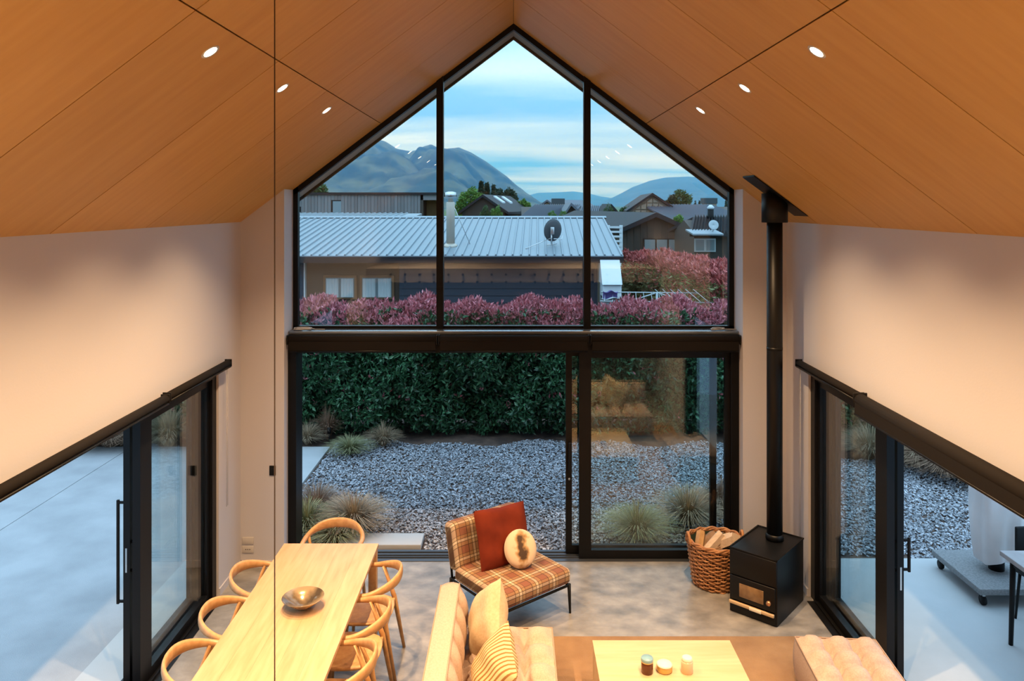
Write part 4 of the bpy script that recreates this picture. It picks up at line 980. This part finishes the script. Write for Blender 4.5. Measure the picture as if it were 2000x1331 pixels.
# grey timber flat-roofed building
Y_ = 32.0; b2 = thing('timber_building', (-7, 34, -.3), 0, 'flat roofed building clad in vertical weathered grey boards', 'building')
zt_ = P(0, 378, Y_).z; xa, xb = -12.5, P(860, 0, Y_).x; xq = P(822, 0, Y_).x
obj('core', MB().box(xa, xq-.02, Y_+.02, 40, -.3, zt_-.05), 'dark_brown', b2, world=True)
wins = [(P(648, 0, Y_).x, P(669, 0, Y_).x, 1.9, P(0, 391, Y_).z), (P(577, 0, Y_).x, P(588, 0, Y_).x, 1.9, P(0, 404, Y_).z)]
n_ = 62
for i in range(n_):
    a = xa+(xq-xa)*i/n_; b = xa+(xq-xa)*(i+1)/n_; mid = (a+b)/2; top = zt_-.06; bot = 0.0
    hit = [w for w in wins if w[0] < mid < w[1]]
    if hit: bot = hit[0][3]
    obj('cladding_board', MB().box(a+.006, b-.006, Y_-.02, Y_+.02, bot, top), 'grey_board', b2, world=True)
for w in wins: 
    wn = obj('window', MB().box(w[0], w[1], Y_-.01, Y_+.018, w[2], w[3]), 'roof_dark', b2, world=True); obj('pane', MB().box(w[0]+.05, w[1]-.05, Y_-.03, Y_-.01, w[2], w[3]-.05), 'house_glass', wn, world=True)
obj('roof_edge', MB().box(xa-.1, xb+.1, Y_-.1, 40, zt_-.06, zt_+.04), 'roof_dark', b2, world=True)
obj('balcony_back', MB().box(xq, xb, Y_+1.2, Y_+1.3, 0, zt_-.06), 'timber_warm', b2, world=True)
obj('balcony_side', MB().box(xq-.02, xq+.10, Y_-.02, Y_+1.2, 0, zt_-.06), 'dark_brown', b2, world=True); obj('balcony_side', MB().box(xb-.06, xb, Y_-.02, Y_+1.2, 0, zt_-.06), 'grey_board', b2, world=True)
obj('balcony_lintel', MB().box(xq, xb, Y_-.02, Y_+.1, P(0, 391, Y_).z, zt_-.06), 'grey_board', b2, world=True)

def gable_house(name, label, px0, px1, pe, pxr, pyr, Y, depth, wallm, roofm, dx=0.0, over=.25, board=None, z0=-.4, ribs=0, cat='house'):
    """gable end facing the camera at distance Y; px0, px1 eave px at row pe; ridge at (pxr, pyr); DX sideways drift of the far end"""
    a = P(px0, pe, Y); b = P(px1, pe, Y); r_ = P(pxr, pyr, Y); t = thing(name, ((a.x+b.x)/2+dx/2, Y+depth/2, z0), 0, label, cat)
    def zf(x): return a.z+(r_.z-a.z)*(x-a.x)/(r_.x-a.x) if x < r_.x else b.z+(r_.z-b.z)*(b.x-x)/(b.x-r_.x)
    obj('wall', MB().add([(a.x, Y, z0), (b.x, Y, z0), (b.x, Y, b.z), (r_.x, Y, r_.z), (a.x, Y, a.z)]+[(a.x+dx, Y+depth, z0), (b.x+dx, Y+depth, z0), (b.x+dx, Y+depth, b.z), (r_.x+dx, Y+depth, r_.z), (a.x+dx, Y+depth, a.z)], [(0, 1, 2, 3, 4), (9, 8, 7, 6, 5), (0, 5, 6, 1), (1, 6, 7, 2), (2, 7, 8, 3), (3, 8, 9, 4), (4, 9, 5, 0)]), wallm, t, world=True)
    if board:
        n_ = int((b.x-a.x)/board); 
        for i in range(n_+1):
            x = a.x+(b.x-a.x)*i/n_; x = min(max(x, a.x+.03), b.x-.03); obj('batten', MB().box(x-.022, x+.022, Y-.035, Y, z0, zf(x)-.05), wallm, t, world=True)
    for s_, q in ((-1, a), (1, b)):
        sl = (r_.z-q.z)/abs(r_.x-q.x); ex = q.x+s_*over; ez = q.z-sl*over; th = .16; yo = Y-.3
        v = [(ex, yo, ez), (r_.x, yo, r_.z), (r_.x, yo, r_.z+th), (ex, yo, ez+th), (ex+dx, Y+depth+.2, ez), (r_.x+dx, Y+depth+.2, r_.z), (r_.x+dx, Y+depth+.2, r_.z+th), (ex+dx, Y+depth+.2, ez+th)]
        ro = obj('roof_slope', MB().add(v, [(0, 1, 2, 3), (7, 6, 5, 4), (0, 4, 5, 1), (3, 2, 6, 7), (0, 3, 7, 4), (1, 5, 6, 2)]), roofm, t, world=True)
        if ribs:
            for i in range(ribs):
                f_ = (i+.5)/ribs; y = yo+.05+(depth+.4)*f_; d_ = dx*f_
                obj('roof_rib', MB().add([(ex+d_, y-.03, ez+th), (r_.x+d_, y-.03, r_.z+th), (r_.x+d_, y+.03, r_.z+th), (ex+d_, y+.03, ez+th), (ex+d_, y, ez+th+.06), (r_.x+d_, y, r_.z+th+.06)], [(0, 1, 5, 4), (3, 4, 5, 2), (0, 4, 3), (1, 2, 5)]), roofm, ro, world=True)
    return t, zf
def side_house(name, label, px0, px1, pyr, pye, Y, pitch_d, wallm, roofm, ribs, gable_right=None, zb=-.4, lean=0.0):
    """long roof slope facing the camera: ridge row pyr, eave row pye"""
    Yr = Y+pitch_d; a = P(px0, pye, Y); b = P(px1, pye, Y); zr = P(0, pyr, Yr).z; dx = lean
    t = thing(name, ((a.x+b.x)/2, Yr, zb), 0, label, 'house')
    obj('wall', MB().prism([(Y+.3, zb), (Yr+pitch_d-.3, zb), (Yr+pitch_d-.3, a.z), (Yr, zr-.1), (Y+.3, a.z)], a.x+.2, b.x-.2, 'X'), wallm, t, world=True)
    def sl(y0, z0, y1, z1, nm):
        o_ = obj(nm, MB().add([(a.x, y0, z0), (b.x, y0, z0), (b.x+dx, y1, z1), (a.x+dx, y1, z1), (a.x, y0, z0-.1), (b.x, y0, z0-.1), (b.x+dx, y1, z1-.1), (a.x+dx, y1, z1-.1)], [(0, 1, 2, 3), (7, 6, 5, 4), (0, 4, 5, 1), (1, 5, 6, 2), (3, 2, 6, 7), (0, 3, 7, 4)]), roofm, t, world=True); return o_
    f_ = sl(Y, a.z, Yr, zr, 'roof_slope'); sl(Yr+pitch_d, a.z, Yr, zr, 'roof_slope')
    for i in range(ribs):
        x = a.x+.08+(b.x-a.x-.16)*i/(ribs-1)
        obj('roof_rib', MB().add([(x-.035, Y, a.z), (x+.035, Y, a.z), (x+.035+dx, Yr, zr), (x-.035+dx, Yr, zr), (x, Y, a.z+.09), (x+dx, Yr, zr+.09)], [(0, 3, 5, 4), (1, 4, 5, 2), (0, 4, 1), (3, 2, 5)]), roofm, f_, world=True)
    return t, Yr, zr

# dark gabled house with skylights
hs, zf = gable_house('gabled_house', 'dark gabled house with two long skylights among trees', 903, 985, 414, 943, 385, 46, 9, 'dark_brown', 'roof_dark', dx=1.6, cat='house')
r_ = P(943, 385, 46); b = P(985, 414, 46)
for k_ in range(2):
    t0, t1 = .18, .62; yy = 48+k_*2.6
    def on(t, y, up): return (r_.x+(b.x-r_.x)*t+1.6*(y-46)/9, y, r_.z+(b.z-r_.z)*t+.16+up)
    obj('skylight', MB().add([on(t0, yy, .0), on(t1, yy, .0), on(t1, yy+.9, .0), on(t0, yy+.9, .0), on(t0, yy, .1), on(t1, yy, .1), on(t1, yy+.9, .1), on(t0, yy+.9, .1)], [(3, 2, 1, 0), (4, 5, 6, 7), (0, 1, 5, 4), (1, 2, 6, 5), (2, 3, 7, 6), (3, 0, 4, 7)]), 'white_paint', hs, world=True)
# two ribbed grey roofs with brown gables
side_house('ribbed_roof_house', 'house with a ribbed grey roof left of the middle mullion', 1012, 1112, 401, 427, 42, 4.0, 'dark_brown', 'roof_grey', 22, lean=1.0)
side_house('ribbed_roof_house', 'house with a ribbed grey roof behind the right mullion', 1128, 1190, 403, 427, 44, 4.0, 'dark_brown', 'roof_grey', 15, lean=.6)
gable_house('gabled_wing', 'small dark brown gable between the two ribbed roofs', 1098, 1142, 428, 1115, 402, 40.5, 4, 'dark_brown', 'roof_grey', over=.1)
gable_house('gabled_wing', 'small dark gable at the right end of the second ribbed roof', 1178, 1216, 430, 1193, 404, 42.5, 4, 'dark_brown', 'roof_dark', over=.1)
for (a, b_, c_, d_, Y_, lb) in ((1078, 1103, 388, 399, 60, 'dark rooftop chimney box above the left ribbed roof'), (1375, 1401, 387, 398, 55, 'dark rooftop chimney box above the right grey roof')):
    q0 = P(a, c_, Y_); q1 = P(b_, d_, Y_); t = thing('chimney_box', ((q0.x+q1.x)/2, Y_+.5, -.35), 0, lb, 'chimney')
    obj('shaft', MB().box(q0.x+.05, q1.x-.05, Y_, Y_+1, -.35, q1.z), 'tan_board', t, world=True); obj('cap', MB().box(q0.x, q1.x, Y_-.05, Y_+1.05, q1.z, q0.z), 'dish_dark', t, world=True)
gable_house('gabled_house', 'distant low house under the left chimney box', 1054, 1082, 404, 1068, 394, 62, 8, 'tan_board', 'roof_grey', dx=4)
# dark board and batten house with big window
hs, zf = gable_house('batten_house', 'dark brown board and batten house with a wide window', 1213, 1345, 453, 1279, 424, 27, 9, 'dark_brown', 'roof_dark', dx=-2.1, board=.22, over=.12)
q0 = P(1257, 466, 26.95); q1 = P(1328, 508, 26.95)
wn = obj('window', MB().box(q0.x, q1.x, 26.92, 26.99, q1.z, q0.z), 'black_satin', hs, world=True)
for i in range(3):
    w_ = (q1.x-q0.x)/3; obj('pane', MB().box(q0.x+i*w_+.03, q0.x+(i+1)*w_-.03, 26.90, 26.925, q1.z+.03, q0.z-.04), 'house_glass', wn, world=True)
obj('corner_post', MB().box(P(1343, 0, 27).x-.04, P(1343, 0, 27).x+.05, 26.9, 27.0, -.4, P(0, 458, 27).z), 'orange_trim', hs, world=True)
# tan gable
hs, zf = gable_house('tan_gable_house', 'tan gabled building clad in large square panels', 1226, 1322, 414, 1273, 382, 48, 10, 'tan_board', 'roof_dark', dx=1.0, over=.12)
Yp = 47.95; zb = P(0, 436, Yp).z
xs_ = [P(1228+11.6*i, 0, Yp).x for i in range(9)]
for a, b in zip(xs_[:-1], xs_[1:]):
    for k_ in range(5):
        z0_, z1_ = zb+k_*.42, zb+(k_+1)*.42
        za, zbb = min(z1_, zf(a)-.12), min(z1_, zf(b)-.12)
        if za > z0_+.05 or zbb > z0_+.05: obj('cladding_panel', MB().prism([(a+.03, z0_+.03), (b-.03, z0_+.03), (b-.03, max(z0_+.04, zbb-.03)), (a+.03, max(z0_+.04, za-.03))], Yp-.06, Yp), 'tan_board', hs, world=True)
# right grey roof and right dark house
side_house('ribbed_roof_house', 'long house with a ribbed grey roof at the right, under the chimney box', 1322, 1470, 401, 432, 44, 4.5, 'dark_brown', 'roof_grey', 24, lean=-1.2)
t, Yr, zr = side_house('dark_house', 'dark house with a ribbed roof and small satellite dish at the right window edge', 1347, 1470, 424, 456, 23.0, 1.7, 'dark_brown', 'roof_dark', 20, lean=.5)
q0 = P(1356, 466, 23.28); q1 = P(1397, 492, 23.28); wn = obj('window', MB().box(q0.x, q1.x, 23.22, 23.30, q1.z, q0.z), 'line_steel', t, world=True)
for i in range(2):
    w_ = (q1.x-q0.x)/2; obj('pane', MB().box(q0.x+i*w_+.04, q0.x+(i+1)*w_-.04, 23.20, 23.225, q1.z+.04, q0.z-.04), 'house_glass', wn, world=True)
obj('verandah_roof', MB().prism([(22.3, P(0, 457, 22.3).z), (23.3, P(0, 448, 23.3).z), (23.3, P(0, 451, 23.3).z), (22.3, P(0, 460, 22.3).z)], P(1349, 0, 22.6).x, P(1408, 0, 22.6).x, 'X'), 'roof_steel', t, world=True)
q = P(1388, 424, 24.5); obj('flue', MB().tube([(q.x, 24.5, q.z-.3), (q.x, 24.5, P(0, 409, 24.5).z)], .10, 10), 'black_satin', t, world=True); obj('flue_cowl', MB().lathe([(.10, 0), (.12, .06), (.04, .14)], 12).shift((q.x, 24.5, P(0, 409, 24.5).z)), 'white_paint', t, world=True)
q = P(1393, 447, 22.7)
sd2 = thing('satellite_dish', (q.x, 22.7, q.z-.2), 0, 'small pale satellite dish on the dark house at the right window edge', 'satellite dish')
obj('reflector', MB().lathe([(0, 0), (.09, .02), (.15, .05), (.14, .055), (0, .015)], 24).xf(Matrix.Translation((0, 0, .30)) @ Matrix.Rotation(math.radians(75), 4, 'X')), 'line_steel', sd2); obj('mast', MB().tube([(0, .05, 0), (0, .05, .32)], .018, 8), 'steel', sd2)
# white slatted deck screen, timber fence
Y_ = 23.0; q0 = P(1188, 440, Y_); q1 = P(1213, 492, Y_)
ds = thing('slatted_screen', ((q0.x+q1.x)/2, Y_, 0), 0, 'white slatted deck screen behind the neighbour roof end', 'screen')
for x in (q0.x, q1.x): obj('post', MB().box(x-.045, x+.045, Y_-.04, Y_+.04, -.3, q0.z), 'white_paint', ds, world=True)
for i in range(9): 
    z = q0.z-.03-i*.14; obj('slat', MB().box(q0.x, q1.x, Y_-.06, Y_-.035, z-.06, z), 'white_paint', ds, world=True)
Y_ = 21.8; fe = thing('post_rail_fence', (P(1390, 0, Y_).x, Y_, -.3), 0, 'timber rail fence in front of the dark house at the right', 'fence')
for px in (1357, 1392, 1428): obj('post', MB().box(P(px, 0, Y_).x-.05, P(px, 0, Y_).x+.05, Y_, Y_+.1, -.3, P(0, 508, Y_).z), 'tan_board', fe, world=True)
for py in (512, 524, 538): obj('rail', MB().box(P(1335, 0, Y_).x, P(1440, 0, Y_).x, Y_-.03, Y_, P(0, py+4, Y_).z, P(0, py, Y_).z), 'tan_board', fe, world=True)

# ------------------------------------------------------------------ trees
def tree(px, pyt, Y, wpx, hgt, m, label, seed, conifer=False, n=900):
    top = P(px, pyt, Y); r_ = np.random.default_rng(seed); rad = wpx*Y/F/2; z0 = -.4
    t = thing('conifer_tree' if conifer else 'leafy_tree', (top.x, Y, z0), 0, label, 'tree', 'trees among the far houses')
    Ht = top.z-z0; ch_ = min(hgt, Ht*.95)
    obj('trunk', MB().tube([(0, 0, 0), (.05, 0, Ht*.55), (0, 0, Ht*.93)], [rad*.10+.04, rad*.07+.03, .02], 7), 'stem', t)
    u = r_.random(n); a = r_.uniform(0, 2*PI, n)
    if conifer:
        zz = Ht-ch_*u**.8; q = rad*((Ht-zz)/ch_)**1.0*(.6+.4*np.sin((Ht-zz)/ch_*22)**2)*r_.uniform(.4, 1.1, n); dz = -.25
    else:
        v = r_.normal(0, 1, (n, 3)); v /= np.linalg.norm(v, axis=1)[:, None]; bl = 1+.25*np.sin(v[:, 0]*5+seed)*np.sin(v[:, 2]*6+seed*2)
        zz = Ht-ch_/2+v[:, 2]*ch_/2*bl*r_.uniform(.7, 1, n); q = rad*np.hypot(v[:, 0], v[:, 1])*bl*r_.uniform(.7, 1, n); a = np.arctan2(v[:, 1], v[:, 0]); dz = .25
    C_ = np.stack([q*np.cos(a), q*np.sin(a), zz], 1); D_ = np.stack([np.cos(a), np.sin(a), np.full(n, dz)], 1)
    V_, F_ = whorls(C_, D_, 4, rad*.30 if not conifer else rad*.40, rad*.12, r_, .6); o = np_obj('foliage', V_, F_, m, t); o['kind'] = 'stuff'
T = [(612, 352, 46, 56, 2.2, 'tree_mid', 'leafy tree above the grey timber building at the left', 0), (918, 372, 56, 46, 2.6, 'tree_bright', 'bright green tree left of the dark gabled house', 0), (940, 354, 75, 26, 4.2, 'tree_dark', 'tall dark conifer behind the dark gabled house, left one', 1),
     (951, 358, 76, 26, 4.0, 'tree_dark', 'dark conifer just right of the tallest one', 1), (964, 361, 74, 22, 3.8, 'tree_dark', 'thin pointed conifer behind the skylight roof', 1), (985, 371, 70, 44, 3.2, 'tree_dark', 'dark rounded tree right of the conifers', 0), (998, 373, 71, 30, 3.0, 'tree_dark', 'dark rounded tree at the right of the tree group', 0),
     (1020, 392, 55, 30, 1.6, 'tree_bright', 'bright green shrub tree right of the dark gabled house', 0), (948, 404, 30, 22, 1.1, 'tree_mid', 'pale leafy sapling in front of the dark gabled house', 0), (968, 404, 30, 24, 1.1, 'tree_bright', 'bright green bush in front of the dark gabled house', 0),
     (1078, 412, 38, 14, .6, 'tree_bright', 'small bright bush before the left ribbed roof', 0), (1100, 412, 38, 14, .6, 'tree_bright', 'second small bright bush before the left ribbed roof', 0), (1190, 402, 38, 20, 1.2, 'tree_mid', 'light leafy tree at the right end of the second ribbed roof', 0),
     (1332, 372, 62, 36, 3.0, 'tree_mid', 'brown green tree right of the tan gable', 0), (1312, 385, 62, 30, 2.0, 'tree_dark', 'dark low tree between the tan gable and the brown green tree', 0), (1222, 405, 52, 30, 1.2, 'tree_mid', 'green bush left of the tan gable', 0), (1322, 422, 33, 30, 1.3, 'tree_bright', 'bright green tree behind the batten house roof', 0),
     (1358, 392, 80, 10, 1.8, 'tree_dark', 'tiny dark conifer left of the right chimney box', 1), (1366, 392, 80, 10, 1.8, 'tree_dark', 'tiny dark conifer next to the right chimney box', 1), (1418, 392, 80, 12, 1.8, 'tree_dark', 'tiny dark conifer at the right window edge', 1), (1128, 396, 70, 12, 1.6, 'tree_dark', 'tiny dark conifer beside the right mullion', 1), (1240, 404, 52, 26, 1.0, 'tree_bright', 'bright low bush before the tan gable', 0)]
for i, (px, pyt, Y, w, hgt, m, lb, cf) in enumerate(T): tree(px, pyt, Y, w, hgt, m, lb, 50+i, bool(cf), 1100 if w > 20 else 450)
c = P(0, 0, 1)
# ------------------------------------------------------------------ mountains
def mountain(name, prof, Y, back, m, label, seed, rough, front):
    """ridge line given as px profile at distance Y; slopes fall to the plain in front"""
    xs = np.array([p_[0] for p_ in prof], float); ys = np.array([p_[1] for p_ in prof], float)
    nx, nv = 220, 60; px_ = np.linspace(xs[0], xs[-1], nx); top = (H-(np.interp(px_, xs, ys)-CY)*Y/F); X = (px_-CX)*Y/F
    r_ = np.random.default_rng(seed); V_ = []
    ph = r_.uniform(0, 2*PI, (10, 2)); fq = r_.uniform(.4, 1, (10, 2))
    for j in range(nv):
        t = j/(nv-1)                    # 0 at the foot, 1 at the ridge
        y = Y-front*(1-t); prof_t = t**1.25
        for i in range(nx):
            n_ = 0
            for o_ in range(10):
                w = 2*PI/(Y*.30/(1.55**o_)); n_ += abs(math.sin(X[i]*w*fq[o_, 0]+ph[o_, 0]+.9*math.sin(y*w*.7+ph[o_, 1])))*(.62**o_)
            fade = min(1, min(i, nx-1-i)/30); dn = (n_-1.6)*rough*math.sin(PI*t)*fade
            V_.append((X[i], y+dn*.4, min(-12+(top[i]+12)*prof_t+dn*min(1, 2.2*t), H+(top[i]-H)*y/Y*(.97+.03*t))))
    for i in range(nx): V_.append((X[i], Y+back, -12))
    V_ = np.array(V_); F_ = np.array([(j*nx+i, j*nx+i+1, (j+1)*nx+i+1, (j+1)*nx+i) for j in range(nv) for i in range(nx-1)])
    cx_ = float(X.mean()); o = np_obj(name, V_-np.array([cx_, Y, 0]), F_, m, None, (cx_, Y, 0)); o.data.polygons.foreach_set('use_smooth', [True]*len(o.data.polygons))
    tag(o, label, 'mountain', 'mountains on the horizon')
mountain('mountain', [(380, 372), (480, 350), (560, 330), (640, 300), (700, 278), (735, 272), (752, 276), (776, 291), (802, 296), (815, 293), (828, 286), (842, 282), (856, 289), (878, 291), (896, 288), (920, 298), (950, 316), (990, 345), (1012, 365), (1034, 381), (1046, 393), (1062, 402)], 5200, 1500, 'mountain', 'large green blue mountain rising behind the left panes', 4, 170, 2600)
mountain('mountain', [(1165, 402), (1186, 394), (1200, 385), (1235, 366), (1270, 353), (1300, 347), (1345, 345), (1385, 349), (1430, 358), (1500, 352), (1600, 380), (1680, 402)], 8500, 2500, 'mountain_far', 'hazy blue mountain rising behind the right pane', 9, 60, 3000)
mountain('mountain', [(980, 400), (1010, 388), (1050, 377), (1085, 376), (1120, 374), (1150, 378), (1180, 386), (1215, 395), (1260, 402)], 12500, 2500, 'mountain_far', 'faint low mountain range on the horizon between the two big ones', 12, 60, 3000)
tag(obj('plain', MB().box(-9000, 9000, 400, 12000, -12.2, -12).box(-400, 400, 400, 410, -12, -.4), 'grass_ground'), 'distant valley floor under the mountains', kind='structure')
# evening haze over the valley
hm = bpy.data.materials.new('valley_haze'); hm.use_nodes = True; hn = hm.node_tree.nodes; hl = hm.node_tree.links; hn.clear()
vs_ = hn.new('ShaderNodeVolumeScatter'); vs_.inputs['Color'].default_value = (.05, .40, 1, 1); vs_.inputs['Density'].default_value = .00014; ho = hn.new('ShaderNodeOutputMaterial'); hl.new(vs_.outputs[0], ho.inputs['Volume'])
MATS['valley_haze'] = hm
hz = obj('valley_haze', MB().box(-9000, 9000, 1200, 13500, -11.9, 900), 'valley_haze'); tag(hz, 'thin blue evening haze hanging in front of the mountains', 'haze', kind='stuff')
S.cycles.transparent_max_bounces = 24; S.cycles.max_bounces = 10; S.cycles.diffuse_bounces = 6; S.cycles.caustics_reflective = False
S.cycles.sample_clamp_indirect = 6.0
